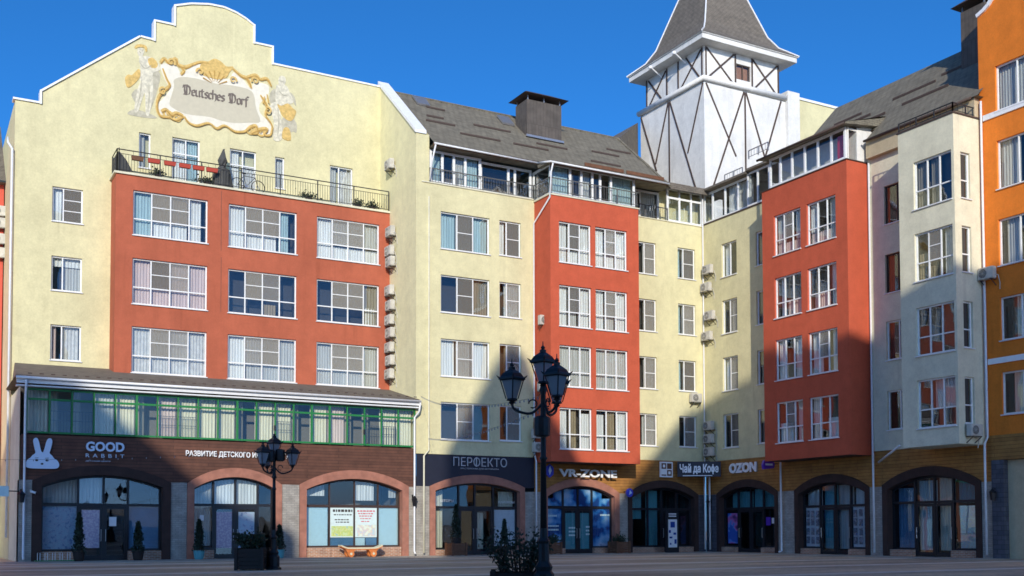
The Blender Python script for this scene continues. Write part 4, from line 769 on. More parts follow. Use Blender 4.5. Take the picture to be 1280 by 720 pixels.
for k, (a, c) in enumerate((((52.6, 28.95), (54.14, 25.0)), ((55.95, 28.95), (53.4, 22.6)), ((56.03, 28.95), (56.03, 22.8)), ((56.1, 28.95), (57.5, 25.3)), ((59.1, 28.95), (57.4, 24.8)))): timber(a, c, 'W', k*.003)
for k, (a, c) in enumerate((((43.2, 29.4), (43.2, 31.4)), ((43.25, 31.35), (45.45, 29.4)), ((43.25, 29.4), (45.45, 31.35)), ((45.56, 29.4), (45.56, 31.4)), ((46.94, 29.4), (46.94, 31.4)), ((47.0, 31.35), (49.0, 29.4)), ((47.0, 29.4), (49.05, 31.35)), ((49.14, 29.4), (49.14, 31.4)))): timber(a, c, 'S', k*.003)
for k, (a, c) in enumerate((((53.0, 29.4), (53.0, 31.4)), ((53.1, 29.4), (54.6, 31.35)), ((55.3, 29.4), (53.1, 31.3)), ((55.4, 29.4), (55.4, 31.4)), ((56.6, 29.4), (56.6, 31.4)), ((56.7, 31.3), (58.7, 29.4)), ((57.0, 29.4), (58.6, 31.3)), ((58.8, 29.4), (58.8, 31.4)))): timber(a, c, 'W', k*.003)
for (x, y) in ((tx0-.66, 54.5), (tx0-.66, 57.0)):
    b = MB(); b.tube([(x-.1, y, 31.45), (x+.9, y+.1, 31.0)], .05, 6); b.lathe([(.12, -.09), (.14, 0), (.12, .09)], (x-.1, y, 31.42), 8); b.build('floodlight', 'white_metal', T)
b = MB(); b.box(49.485, 52.25, 18.5, 50.5, 54, 29.65); b.build('pilaster', 'white_plaster', T)
FW = thing('firewall', 'yellow wall with white coping rising behind the right roof beside the white tower', 'wall', (53, 53, 19))
b = MB(); b.box(50.505, 52.5, 18.5, 57.5, 53.1, 29.35); b.build('wall', 'yellow', FW); b = MB(); b.box(50.505, 52.42, 29.352, 57.6, 53.18, 29.5); b.build('coping', 'coping', FW)

# ================================================================== right building
R_ = thing('right_building', 'cream apartment building with a red bay and a cream oriel under a grey roof', 'building', (42, 40, 0))
F = Facade('W', XR, 'yellow', R_)
for k, zt in enumerate(TOPS):
    F.window(47.08, 48.38, zt-1.85, zt+.07, (.45, .55) if k else (.5, .5), (1,), [[('cur_white', 0, .4)], [('cur_grey', .4, 1)], [('cur_white', 0, 1)], [('cur_grey', .5, 1)]][k], nets=((1, 0),) if k else ())
    F.window(44.1, 45.5, zt-1.8, zt+.07, (.5, .5), (1,), [('cur_beige', 0, .5)])
F.build(43.43, XR and 50.0, 5.2, 19.05)
F = Facade('W', X3, 'red_b', R_)
R3 = [[('cur_grey', 0, .33), ('cur_white', .68, 1, .3, 1), ('cur_pink', .02, .98, 0, .3)], [('cur_white', .1, .3), ('cur_pink', .35, .9, 0, .4)], [('cur_white', 0, .3), ('cur_white', .62, .98)], [('cur_white', 0, .5, 0, .5), ('cur_pink', .68, 1)]]
for k, zt in enumerate((17.52, 14.25, 11.03, 7.8)):
    for j, (a, c) in enumerate(((40.62, 42.55), (38.24, 40.19))): F.window(a, c, zt-2.1, zt, (1, 1, 1), (.37, .63), R3[k] if j == 0 else [(q[0], 1-q[2], 1-q[1], *q[3:]) for q in R3[k]], nets=((1, 1),) if (k+j) % 3 == 0 else ())
def bay3(b):
    for y in (37.5, 43.42): b.quad((X3, y, 4.82), (XR+.2, y, 4.82), (XR+.2, y, 19.0), (X3, y, 19.0))
    b.quad((X3, 37.5, 19.0), (X3, 43.42, 19.0), (XR+.2, 43.42, 19.0), (XR+.2, 37.5, 19.0))
F.build(37.5, 43.42, 4.82, 19.0, extra=bay3, name='red_bay')
b = MB(); b.quad((X3, 37.5, 4.823), (X3, 43.42, 4.823), (XR+.1, 43.42, 4.823), (XR+.1, 37.5, 4.823)); b.build('bay_soffit', 'timber', R_)
F = Facade('W', XR, 'cream', R_)
for k, zt in enumerate((17.6, 14.3, 11.1, 7.8)): F.window(35.2, 36.5, zt-1.85, zt, (.55, .45), (1,), [('cur_wine', 0, .52)] if k < 3 else [('cur_white', .55, 1)], frame='brown_frame' if k < 2 else 'white_pvc')
F.build(34.1, 37.5, 5.0, 19.35)
F = Facade('W', X4, 'cream', R_)
R4 = [[('cur_beige', 0, .3), ('cur_beige', .36, .64)], [('cur_tan', 0, .6, .0, .6), ('cur_lace', .68, 1)], [], [('cur_pink', .36, 1, .4, 1)]]
for k, zt in enumerate((17.52, 14.3, 11.0, 7.8)): F.window(31.28, 33.3, zt-2.13, zt, (1, 1, 1), (.38, .62), R4[k], nets=((1, 1),) if k == 1 else ())
F.build(31.15, 34.12, 4.88, 19.05, name='oriel')
F = Facade('S', 31.15, 'cream', R_)
for k, zt in enumerate((17.45, 14.25, 11.0, 7.75)): F.window(39.32, 39.92, zt-2.0, zt, (1,), (.4, .6), [('cur_grey', .2, 1)])
def bay4(b):
    b.quad((X4, 34.12, 4.88), (XR+.2, 34.12, 4.88), (XR+.2, 34.12, 19.05), (X4, 34.12, 19.05)); b.quad((X4, 31.15, 19.05), (X4, 34.12, 19.05), (XR+.2, 34.12, 19.05), (XR+.2, 31.15, 19.05)); b.quad((X4, 31.15, 4.88), (X4, 34.12, 4.88), (XR+.2, 34.12, 4.88), (XR+.2, 31.15, 4.88))
F.build(X4, XR+.01, 4.88, 19.05, extra=bay4, name='oriel_side')
# attic over the yellow part
b = MB(); 
for q in ((XR-.05, 43.55, 19.052, XR+1.4, 50, 19.12), (X3-.05, 37.45, 19.004, X3+1.5, 43.5, 19.05), (X4-.05, 31.1, 19.055, XR+.6, 34.18, 19.12)): b = MB(); b.box(*q); b.build('attic_floor', 'timber', R_)
glaze_row(R_, 'W', XR+.1, [46.0, 47.0, 48.1, 49.2, 49.95], 19.12, 20.9, cur=((1, 'cur_white'), (0, 'cur_grey')))
glaze_row(R_, 'W', XR-.05, [43.5, 44.3, 45.2, 46.0], 19.12, 21.0, fw=.1)
b = MB(); b.box(XR-.35, 45.9, 20.92, XR+2.5, 50.3, 21.04); b.box(XR-.35, 43.4, 21.03, XR+2.5, 45.9, 21.15); b.build('loggia_roof', 'shingle_brown', R_)
railing(R_, [(XR-.1, 46.4), (XR-.1, 47.9)], 21.0, .45, 'steel', .2, .9, mid=False); railing(R_, [(X3-.0, 42.9), (X3-.0, 44.4)], 21.1, .45, 'steel', .2, .9, mid=False)
g_ = glaze_row(R_, 'W', X3+.06, [37.62, 38.5, 39.4, 40.3, 41.2, 42.05, 42.8], 19.06, 20.62, fw=.12, back='interior')
b = MB(); b.box(X3+.3, 37.75, 19.2, X3+.33, 38.35, 20.4); b.build('banner', 'red_print', g_)
b = MB(); b.box(X3+.12, 37.52, 19.06, X3+.2, 37.6, 20.62); b.box(X3+.75, 37.52, 19.06, X3+3.4, 37.62, 20.6); b.box(X3+.2, 37.54, 20.5, X3+.75, 37.6, 20.6); b.box(X3+.75, 37.63, 19.06, X3+3.4, 42.7, 20.55); b.poly([(X3+.76, 37.55, 20.55), (X3+2.4, 37.55, 20.55), (X3+2.4, 37.55, 21.05), (X3+.76, 37.55, 20.68)]); b.build('penthouse_wall', 'white_plaster', R_)
ubox('pane', 'glass', g_, 'S', 37.57, X3+.2, X3+.75, 19.1, 20.5, 0, .008)
# roof
zs = lambda x: 20.75+.7*(x-39.0)
b = MB()
RX, RZ2 = 44.85, 24.65
zm = lambda x: 20.0+(RZ2-20.0)/(RX-40.2)*(x-40.2)
xq = 41.55
b.quad((40.2, 30.9, 20.0), (40.2, 37.25, 20.0), (RX, 37.25, RZ2), (RX, 30.9, RZ2)); b.quad((40.9, 37.25, zm(40.9)), (40.9, 43.2, zm(40.9)), (RX, 43.6, RZ2), (RX, 37.25, RZ2))
b.quad((38.85, 37.2, 20.68), (38.85, 43.3, 20.68), (xq+.1, 43.3, zm(xq+.1)+.02), (xq+.1, 37.2, zm(xq+.1)+.02)); b.quad((38.85, 37.2, 20.60), (38.85, 43.3, 20.60), (xq, 43.3, 20.9), (xq, 37.2, 20.9)); b.quad((38.85, 37.2, 20.60), (38.85, 37.2, 20.68), (xq, 37.2, zm(xq)), (xq, 37.2, 20.9))
b.quad((RX, 30.9, RZ2), (RX, 43.6, RZ2), (49.5, 43.2, 20.0), (49.5, 30.9, 20.0)); b.poly([(40.2, 43.2, 20.0), (RX, 43.6, RZ2), (49.5, 43.2, 20.0)]); b.quad((40.2, 30.9, 19.98), (40.2, 37.25, 19.98), (41, 37.25, 19.98), (41, 30.9, 19.98))
rf2 = b.build('roof', 'shingle', R_)
for (y, x, L) in ((40.9, 42.9, 1.9), (40.0, 42.4, 2.2), (38.6, 41.9, 2.2), (36.6, 42.9, 2.6), (35.2, 42.0, 2.7), (34.4, 43.2, 1.6)):
    z = zm(x); b = MB(); b.box(x-.02, y-L/2, z+.01, x+.02, y+L/2, z+.12); b.build('snow_guard', 'timber', rf2)
b = MB(); b.box(40.3, 31.16, 19.13, 40.7, 37.3, 19.97); b.build('attic_wall', 'beige', R_)
b = MB(); b.tube([(38.78, 37.2, 20.60), (38.78, 43.3, 20.60)], .065, 8); b.tube([(40.12, 31.2, 19.95), (40.12, 37.25, 19.95)], .065, 8); b.build('gutter', 'timber', R_, True)
railing(R_, [(XR-.05, 34.2), (XR-.05, 37.4)], 19.35, .55, 'steel', .25, 1.0, mid=False); railing(R_, [(X4+.05, 34.1), (X4+.05, 31.2), (XR, 31.2)], 19.12, .42, 'rail_iron', .3, 1.0, mid=False)
for pts in ([(XR-.06, 37.35, 19.0), (XR-.06, 37.38, 5.2), (XR-.25, 37.2, 4.8), (XR-.25, 37.2, .15)], [(X4-.02, 34.3, 5.0), (XR-.2, 36.9, 4.45)], [(XR-.08, 31.0, 19.8), (XR-.08, 31.0, 5.2), (XR-.28, 31.0, 4.9), (XR-.28, 31.0, .15)], [(XR-.2, 43.55, 5.0), (XR-.2, 43.55, .15), (XR-.4, 43.55, .1)], [(XR-.12, 49.5, 5.1), (XR-.2, 49.4, 4.8), (XR-.2, 49.4, .15)]):
    b = MB(); b.tube(pts, .05, 8); b.build('downpipe', 'white_metal', R_, True)
D1, D2, D3 = (44.0, 49.0, 3.3, 4.05), (37.68, 42.75, 3.3, 4.05), (31.42, 36.88, 3.35, 4.12)
spandrel(R_, 'W', XR+.02, 30.9, 50.0, 3.3, 5.25, [D1, D2, D3], 'orange_plank')
arch_shop(R_, 'W', XR+.02, *D1, .25, .30, (0, .27, .50, .73, 1), (1, 2), 2.45, films=[('poster', 'poster_sky', .06, .24, .5, 2.2), ('curtain', 'teal', .5, .98, 2.5, 3.5), ('curtain', 'teal', .1, .48, 2.5, 3.4), ('poster', 'purple', .76, .84, 1.5, 1.95), ('poster', 'paper', .86, .9, 1.6, 1.9)], frame='dark_frame', ring='arch_shaded')
arch_shop(R_, 'W', XR+.02, *D2, .28, .30, (0, .27, .50, .73, 1), (1, 2), 2.45, films=[('curtain', 'cur_white', .75, .99, 2.5, 3.3), ('curtain', 'teal', .28, .49, .3, 3.5), ('curtain', 'cur_grey', .5, .72, .3, 3.5), ('curtain', 'cur_grey', .02, .25, 2.5, 3.3), ('window_film', 'paper', .03, .255, .4, 2.4), ('window_film', 'paper', .745, .98, .4, 2.4)], frame='dark_frame', ring='arch_shaded')
arch_shop(R_, 'W', XR+.02, *D3, .30, .32, (0, .275, .50, .71, 1), (1, 2), 2.5, films=[('curtain', 'film_blue', .03, .25, .4, 3.2), ('curtain', 'cur_cream', .51, .69, .3, 3.6), ('window_film', 'poster_b', .77, .98, .42, 2.3), ('curtain', 'cur_teal', .28, .49, .3, 3.5), ('curtain', 'teal', .73, .98, 2.55, 3.4)], frame='dark_frame', ring='arch_shaded')
for q in ((.03, .255), (.745, .98)):                           # rows of little photographs on the glass
    il, ir = D2[0]+.28, D2[1]-.28
    for r in range(4):
        for c in range(3):
            f0 = q[0]+(q[1]-q[0])*(c+.15)/3; f1 = q[0]+(q[1]-q[0])*(c+.82)/3; z = .55+r*.45+random.uniform(-.03, .03)
            ubox('photo_print', 'poster_photo', R_, 'W', XR+.02, ir-(ir-il)*f1, ir-(ir-il)*f0, z, z+.36, -.335, -.33)
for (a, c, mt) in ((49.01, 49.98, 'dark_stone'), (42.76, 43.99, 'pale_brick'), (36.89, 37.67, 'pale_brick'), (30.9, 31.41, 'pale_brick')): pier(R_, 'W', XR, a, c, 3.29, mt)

# ================================================================== orange building at the right edge
O_ = thing('orange_building', 'bright orange apartment building with white bands and a curved gable at the right edge', 'building', (44, 27, 0))
F = Facade('W', XR, 'orange', O_)
for k, (zt, hh) in enumerate(((21.1, 2.0), (17.85, 2.1), (14.45, 2.0), (11.1, 1.85), (7.9, 1.8))):
    F.window(28.35, 30.32, zt-hh, zt, (.5, .5) if k else (1, 1), (1,), [[('cur_grey', 0, 1)], [('cur_grey', 0, .5)], [('cur_grey', .1, .45)], [('cur_cream', .3, .6)], [('cur_cream', .2, .5), ('cur_white', .6, .9)]][k]); F.window(24.2, 26.4, zt-hh, zt, (.5, .5), (1,), [('cur_grey', 0, 1)])
OG = [(31.14, 23.57), (30.8, 23.69), (30.56, 23.83), (30.3, 24.1), (30.0, 24.6), (29.7, 25.3), (29.4, 25.8), (28.6, 26.2), (27.4, 26.5), (26.0, 27.5), (20.0, 27.5)]
def og(b):
    for (ya, za), (yb, zb) in zip(OG, OG[1:]): b.quad((XR, ya, 22), (XR, yb, 22), (XR, yb, zb), (XR, ya, za)); b.quad((XR, ya, za), (XR, yb, zb), (XR+.4, yb, zb), (XR+.4, ya, za))
    b.quad((XR, 31.14, 0), (XR+10, 31.14, 0), (XR+10, 31.14, 21.5), (XR, 31.14, 23.57)); b.quad((XR, 20, 0), (XR+10, 20, 0), (XR+10, 20, 21.5), (XR, 20, 27.5))
F.build(20.0, 31.14, 5.25, 22.0, extra=og)
b = MB()
for k, ((ya, za), (yb, zb)) in enumerate(zip(OG, OG[1:])): b.beam((XR+.4, ya, za+.05), (XR+.4, yb, zb+.05), .16, .5, (-1, 0, 0))
b.build('coping', 'coping', O_)
for z in (18.9, 8.3): b = MB(); b.box(XR-.06, 20, z, XR+.02, 30.93, z+.24); b.build('band', 'coping', O_)
b = MB(); b.quad((XR+.4, 20, 22.9), (XR+.4, 31.1, 22.9), (XR+6, 31.1, 26.5), (XR+6, 20, 26.5)); b.quad((XR+6, 20, 26.5), (XR+6, 31.1, 26.5), (XR+12, 31.1, 22), (XR+12, 20, 22)); b.build('roof', 'shingle', O_)
b = MB(); b.box(XR-.02, 20, 4.2, XR+.6, 30.88, 5.25); b.build('fascia', 'orange_plank', O_)
b = MB(); b.box(XR-.04, 30.3, 0, XR+.5, 30.88, 4.19); b.build('pier', 'dark_stone', O_)
b = MB(); b.box(XR+.25, 20, 0, XR+.35, 30.29, 4.19); b.build('passage_wall', 'beige', O_)

# ================================================================== red building at the left edge
L_ = thing('red_building', 'red apartment building glimpsed behind the yellow gable at the left edge', 'building', (-2, 62, 0))
F = Facade('S', 60, 'far_red', L_)
for z in (15.5, 12.2, 9, 5.9): F.window(-3, -1, z, z+1.8); F.window(.8, 2.4, z, z+1.8)
def lb(b): b.quad((4.1, 60, 0), (4.1, 72, 0), (4.1, 72, 18.8), (4.1, 60, 18.8))
F.build(-10, 4.1, 3.6, 18.8, extra=lb)
b = MB(); b.quad((-10, 59.5, 18.8), (4.15, 59.5, 18.8), (4.15, 64, 23), (-10, 64, 23)); b.quad((-10, 59.5, 18.7), (4.15, 59.5, 18.7), (4.15, 60, 18.7), (-10, 60, 18.7)); b.build('roof', 'shingle_brown', L_)
b = MB(); b.box(-10, 60.05, 0, 4.1, 60.3, 3.6); b.build('shopfront', 'cream', L_)

# ================================================================== chimneys
def chimney(x0, x1, y0, y1, z0, z1, label, ov=.32):
    t = thing('chimney', label, 'chimney', ((x0+x1)/2, (y0+y1)/2, z0), 'metal clad chimneys on the roofs')
    b = MB(); b.box(x0, y0, z0, x1, y1, z1); b.build('stack', 'chimney_clad', t)
    b = MB()
    for x in (x0+.08, (x0+x1)/2, x1-.08):
        for y in (y0+.06, y1-.06): b.box(x-.03, y-.03, z1, x+.03, y+.03, z1+.26)
    b.build('post', 'steel', t)['kind'] = 'stuff'
    b = MB(); zc = z1+.26; A = [(x0-ov, y0-ov, zc), (x1+ov, y0-ov, zc), (x1+ov, y1+ov, zc), (x0-ov, y1+ov, zc)]; ym = (y0+y1)/2; r1, r2 = (x0+.35, ym, zc+.5), (x1-.35, ym, zc+.5)
    b.poly(A); b.poly([A[0], A[1], r2, r1]); b.poly([A[2], A[3], r1, r2]); b.poly([A[1], A[2], r2]); b.poly([A[3], A[0], r1]); b.build('cap', 'timber', t)
    b = MB(); b.box(x0-.1, y0-.12, z0+1.0, x1+.1, y0-.002, z0+1.12); b.build('flashing', 'steel', t)
chimney(30.0, 32.25, 52.2, 53.5, 22.2, 25.35, 'broad brown metal chimney with a hipped cap on the middle roof')
chimney(43.0, 44.6, 32.6, 33.9, 22.5, 25.5, 'brown metal chimney standing against the orange gable')

# ================================================================== air conditioners
def make_ac():
    t = thing('air_conditioner', '', 'air conditioner')
    me = bmesh.new(); bmesh.ops.create_cube(me, size=1)
    for v in me.verts: v.co = Vector((v.co.x*.82, v.co.y*.30-.25, v.co.z*.56))
    bmesh.ops.bevel(me, geom=me.edges[:], offset=.03, segments=2, affect='EDGES'); d = bpy.data.meshes.new('casing'); me.to_mesh(d); me.free(); d.materials.append(MATS['ac_white']); put('casing', d, t)
    b = MB()
    for r in (.06, .11, .16, .21):
        b.tube([(-.12+r*math.cos(a), -.415, r*math.sin(a)) for a in [math.pi*2*i/16 for i in range(17)]], .007, 4, cap=False)
    for k in range(6): a = math.pi*k/6; b.tube([(-.12-.21*math.cos(a), -.412, -.21*math.sin(a)), (-.12+.21*math.cos(a), -.412, .21*math.sin(a))], .005, 4)
    b.build('fan_grille', 'ac_white', t)
    b = MB(); b.tube([(-.12, -.385, 0), (-.12, -.403, 0)], .215, 20); b.build('fan', 'ac_dark', t)
    for x in (-.28, .28): b = MB(); b.box(x-.02, -.42, -.31, x+.02, 0, -.28); b.beam((x, -.38, -.30), (x, 0, -.58), .03, .03, (1, 0, 0)); b.build('bracket', 'rail_iron', t)
    b = MB(); b.tube([(.38, -.2, -.1), (.5, -.12, -.15), (.52, -.03, -.5), (.5, -.02, -.8)], .02, 6); b.build('hose', 'ac_white', t)
    return t
ac = make_ac(); W90 = -math.pi/2; acs = []
for k, z in enumerate((16.95, 15.95, 15.35, 13.85, 13.05, 12.3, 11.6, 10.85, 10.15, 9.45)):
    acs.append(((XC, 52.85+(.06 if k % 2 else -.03), z), W90, ('topmost' if k == 0 else 'lowest' if k == 9 else ('second', 'third', 'fourth', 'fifth', 'sixth', 'seventh', 'eighth', 'ninth')[k-1]+' from top')+' of the beige air conditioners stacked beside the left red bay', 'air conditioners stacked beside the left red bay'))
acs += [((XC, 52.95, 20.55), W90, 'single air conditioner high on the yellow side wall above the terrace railing', 'air conditioners on the facades'),
        ((29.3, Y1-.62, 12.3), 0, 'white air conditioner at the left edge of the middle red bay', 'air conditioners on the facades'), ((29.25, Y1-.6, 8.8), 0, 'white air conditioner behind the large street lamp lanterns', 'air conditioners on the facades'),
        ((29.05, Y1-.3, 6.35), 0, 'upper of two grey air conditioners above the dark blue shop corner', 'air conditioners on the facades'), ((29.1, Y1-.3, 5.62), 0, 'lower of two grey air conditioners above the dark blue shop corner', 'air conditioners on the facades'),
        ((39.75, Y1, 8.86), 0, 'white air conditioner right of the third row corner window', 'air conditioners on the facades')]
for k, (y, z) in enumerate(((49.35, 16.3), (49.5, 15.3), (49.2, 13.6), (49.45, 12.45))): acs.append(((XR, y, z), W90, ('highest', 'second highest', 'third highest', 'fourth highest')[k]+' air conditioner in the inner corner of the yellow walls', 'air conditioners in the inner corner'))
for k, z in enumerate((7.25, 6.5, 5.75)): acs.append(((XR, 49.4, z), W90, ('upper', 'middle', 'lower')[k]+' of three shaded air conditioners low in the inner corner', 'air conditioners in the inner corner'))
acs += [((XR, 30.75, 12.2), W90, 'air conditioner between the cream oriel and the orange wall at mid height', 'air conditioners on the facades'), ((X4+.7, 31.15, 5.45), 0, 'air conditioner at the bottom of the cream oriel side', 'air conditioners on the facades')]
for k, z in enumerate((17.3, 16.7, 15.9, 15.2)): acs.append(((3.85, 60, z), 0, ('topmost', 'second', 'third', 'lowest')[k]+' air conditioner on the red building at the left edge', 'air conditioners on the far left wall'))
for k, (loc, rz, lb_, gp) in enumerate(acs): place(ac, k == 0, loc, lb_, gp, rz, .92)

# ================================================================== signs
S_N = (0, -1, 0); EX = (1, 0, 0)
def sign(name, label, loc): return thing(name, label, 'sign', loc)
s = sign('shop_sign', 'white GOOD RABBIT lettering on the dark brown fascia', (7.5, Y1, 4.3))
text_mesh('GOOD', .42, 1.58, (6.77, Y1-.03, 4.72), EX, S_N, 'skin_logo', 'lettering', s, .08, .035); text_mesh('RABBIT', .16, 1.58, (6.77, Y1-.03, 4.46), EX, S_N, 'skin_logo', 'lettering', s, .03, 0, 1.9); text_mesh('ДЕТСКИЙ ЦЕНТР', .07, 1.02, (6.77, Y1-.03, 4.27), EX, S_N, 'skin_logo', 'lettering', s, .02)
s = sign('rabbit_sign', 'pale blue rabbit head sign with long ears on the dark fascia', (5.05, Y1, 3.95))
out = [(4.40, 4.12), (4.42, 3.99), (4.56, 3.93), (5.05, 3.92), (5.55, 3.93), (5.68, 4.0), (5.70, 4.13), (5.62, 4.28), (5.50, 4.36), (5.42, 4.48), (5.32, 4.58), (5.36, 4.75), (5.42, 5.05), (5.38, 5.19), (5.27, 5.2), (5.19, 5.05), (5.13, 4.80), (5.07, 4.62), (5.0, 4.64), (4.95, 4.82), (4.90, 5.05), (4.83, 5.2), (4.72, 5.19), (4.68, 5.05), (4.74, 4.76), (4.77, 4.58), (4.66, 4.48), (4.58, 4.37), (4.46, 4.28)]
b = MB(); b.prism([(x, Y1-.14, z) for x, z in smooth(out, 3, True)], (0, .12, 0)); hd = b.build('rabbit_head', 'skin_logo', s)
for (x, z, r) in ((4.82, 4.27, .045), (5.22, 4.27, .045), (5.03, 4.12, .04)): b = MB(); b.prism([(x+r*1.4*math.cos(a), Y1-.15, z+r*math.sin(a)) for a in [math.pi*2*i/12 for i in range(12)]], (0, .009, 0)); b.build('eye' if z > 4.2 else 'mouth', 'print_black', s)
for x in (4.82, 5.22): b = MB(); b.beam((x-.07, Y1-.141, 4.36), (x+.07, Y1-.141, 4.37), .02, .008, S_N); b.build('eyebrow', 'print_black', s)
s = sign('shop_sign', 'white Cyrillic line РАЗВИТИЕ ДЕТСКОГО ИНТЕЛЛЕКТА on the sunlit brown fascia', (13.4, Y1, 4.6))
text_mesh('РАЗВИТИЕ ДЕТСКОГО ИНТЕЛЛЕКТА', .30, 4.8, (10.99, Y1-.03, 4.60), EX, S_N, 'letter_white', 'lettering', s, .05, .02)
s = sign('shop_sign', 'thin grey ПЕРФЕКТО lettering on the dark blue fascia', (25.9, Y1, 4.4))
text_mesh('ПЕРФЕКТО', .46, 3.1, (24.32, Y1-.03, 4.55), EX, S_N, 'letter_grey', 'lettering', s, .04, -.006); text_mesh('МАСТЕРСКАЯ ДЛЯ ИНТЕРЬЕРА', .09, 2.2, (24.75, Y1-.03, 4.38), EX, S_N, 'letter_grey', 'lettering', s, .02)
s = sign('shop_sign', 'white VR-ZONE letters under the middle red bay', (32.4, Y1, 4.1))
text_mesh('VR-ZONE', .42, 3.68, (30.45, Y1-.30, 4.12), EX, S_N, 'letter_white', 'lettering', s, .08, .03)
b = MB()
for x in (30.9, 33.3): b.box(x, Y1-.22, 4.3, x+.05, Y1+.01, 4.34)
b.build('bracket', 'iron', s)
s = sign('logo_sign', 'small blue oval logo sign left of the VR-ZONE letters', (30.0, Y1, 4.1))
b = MB(); b.prism([(30.01+.27*math.cos(a), Y1-.09, 4.43+.36*math.sin(a)) for a in [math.pi*2*i/6+math.pi/6 for i in range(6)]], (0, .06, 0)); b.build('plate', 'blue_sign', s); b = MB(); b.prism([(30.0, Y1-.1, 4.2), (30.12, Y1-.1, 4.45), (30.02, Y1-.1, 4.7), (29.93, Y1-.1, 4.45)], (0, .009, 0)); b.build('emblem', 'skin_logo', s)
s = sign('blade_sign', 'small blue sign projecting beside the pier right of the blue posters', (34.8, Y1, 3.1))
b = MB(); b.prism([(34.84+.22*math.cos(a), 49.42, 3.32+.24*math.sin(a)) for a in [math.pi*2*i/12 for i in range(12)]], (0, .1, 0)); b.build('plate', 'blue_sign', s); b = MB(); b.tube([(34.84, 49.52, 3.4), (34.84, 50, 3.4)], .02, 6); b.build('arm', 'iron', s); b = MB(); b.prism([(34.78, 49.41, 3.2), (34.98, 49.41, 3.3), (34.84, 49.41, 3.46)], (0, .008, 0)); b.build('emblem', 'skin_logo', s)
s = sign('coffee_sign', 'dark sign box with bold white Чай да Кофе across the inner corner', (39.3, 49.1, 4.2))
pa, pb = Vector((38.35, 49.72, 0)), Vector((40.42, 48.42, 0)); dr_ = (pb-pa).normalized(); nn = Vector((dr_.y, -dr_.x, 0)); Lg = (pb-pa).length
b = MB(); b.prism([(*pa.xy, 4.28), (*pb.xy, 4.28), (*pb.xy, 5.14), (*pa.xy, 5.14)], tuple(-nn*.12)); b.build('box', 'navy', s)
text_mesh('Чай да Кофе', .60, Lg*.90, tuple(pa+dr_*Lg*.05+nn*.002+Vector((0, 0, 4.42))), tuple(dr_), tuple(nn), 'letter_white', 'lettering', s, .03, .035)
b = MB(); q0 = pa+dr_*Lg*.12; q1 = pa+dr_*Lg*.8; b.prism([(*(q0+nn*.004).xy, 4.32), (*(q1+nn*.004).xy, 4.32), (*(q1+nn*.004).xy, 4.36), (*(q0+nn*.004).xy, 4.36)], tuple(nn*.005)); b.build('underline', 'letter_white', s)
s = sign('cup_sign', 'square white framed sign with four dark and light fields left of the coffee lettering', (37.7, 49.9, 4.25))
b = MB(); b.box(37.25, 49.86, 4.25, 38.12, 49.96, 5.12); b.build('frame', 'letter_white', s); b = MB()
for (x0, z0, x1, z1) in ((37.33, 4.72, 37.66, 5.04), (37.72, 4.33, 38.04, 4.66), (37.72, 4.72, 38.04, 5.04), (37.33, 4.33, 37.66, 4.40)): b.box(x0, 49.852, z0, x1, 49.858, z1)
b.build('print', 'wood_box', s); b = MB(); b.box(37.42, 49.846, 4.80, 37.58, 49.85, 4.96); b.box(37.80, 49.846, 4.42, 37.96, 49.85, 4.58); b.build('print_detail', 'letter_white', s)
s = sign('shop_sign', 'white OZON letters on the orange boarded fascia', (XR, 46.7, 4.3))
text_mesh('OZON', .56, 2.25, (XR-.02, 47.82, 4.42), (0, -1, 0), (-1, 0, 0), 'letter_white', 'lettering', s, .08, .05)
s = sign('blade_sign', 'small purple rounded sign sticking out beside the red bay soffit', (XR-.5, 43.9, 4.5))
b = MB(); b.prism([(39.55, 43.9, 4.45), (40.25, 43.9, 4.52), (40.3, 43.9, 4.75), (40.2, 43.9, 4.96), (39.6, 43.9, 4.92), (39.5, 43.9, 4.7)], (0, .14, 0)); b.build('plate', 'purple', s); b = MB(); b.tube([(40.25, 43.97, 4.75), (XR, 43.97, 4.75)], .02, 6); b.build('arm', 'iron', s); b = MB(); b.box(39.65, 43.89, 4.66, 40.15, 43.898, 4.76); b.build('print', 'skin_logo', s)
s = sign('blade_sign', 'pale grey sign board projecting at the far left pier', (3.6, 49.6, 2.8))
b = MB(); b.box(2.9, 49.55, 2.72, 3.75, 49.6, 3.15); b.build('plate', 'film_cyan', s); b = MB(); b.tube([(3.75, 49.58, 2.95), (4.16, 49.9, 2.95)], .025, 6); b.build('arm', 'iron', s)
s = thing('advertising_stand', 'narrow white advertising stand with dark pictures in front of the tea shop', 'stand', (37.2, 48.8, 0))
b = MB(); b.box(36.82, 48.78, .02, 37.68, 48.92, 2.3); b.build('case', 'dark_frame', s); ubox('poster', 'paper', s, 'S', 48.78, 36.95, 37.55, .3, 1.85, 0, .006)
b = MB()
for (x, z, w_, h_) in ((37.1, 1.4, .3, .32), (36.98, 1.1, .14, .16), (37.3, 1.0, .18, .12), (37.02, .8, .2, .1), (37.36, .5, .15, .25), (37.05, .45, .1, .1)): b.box(x, 48.766, z, x+w_, 48.772, z+h_)
b.build('picture', 'blue_poster', s)['kind'] = 'stuff'; b = MB()
for z in (2.0, 2.12): b.box(36.98, 48.77, z, 37.5, 48.778, z+.06)
b.build('headline', 'paper', s)['kind'] = 'stuff'

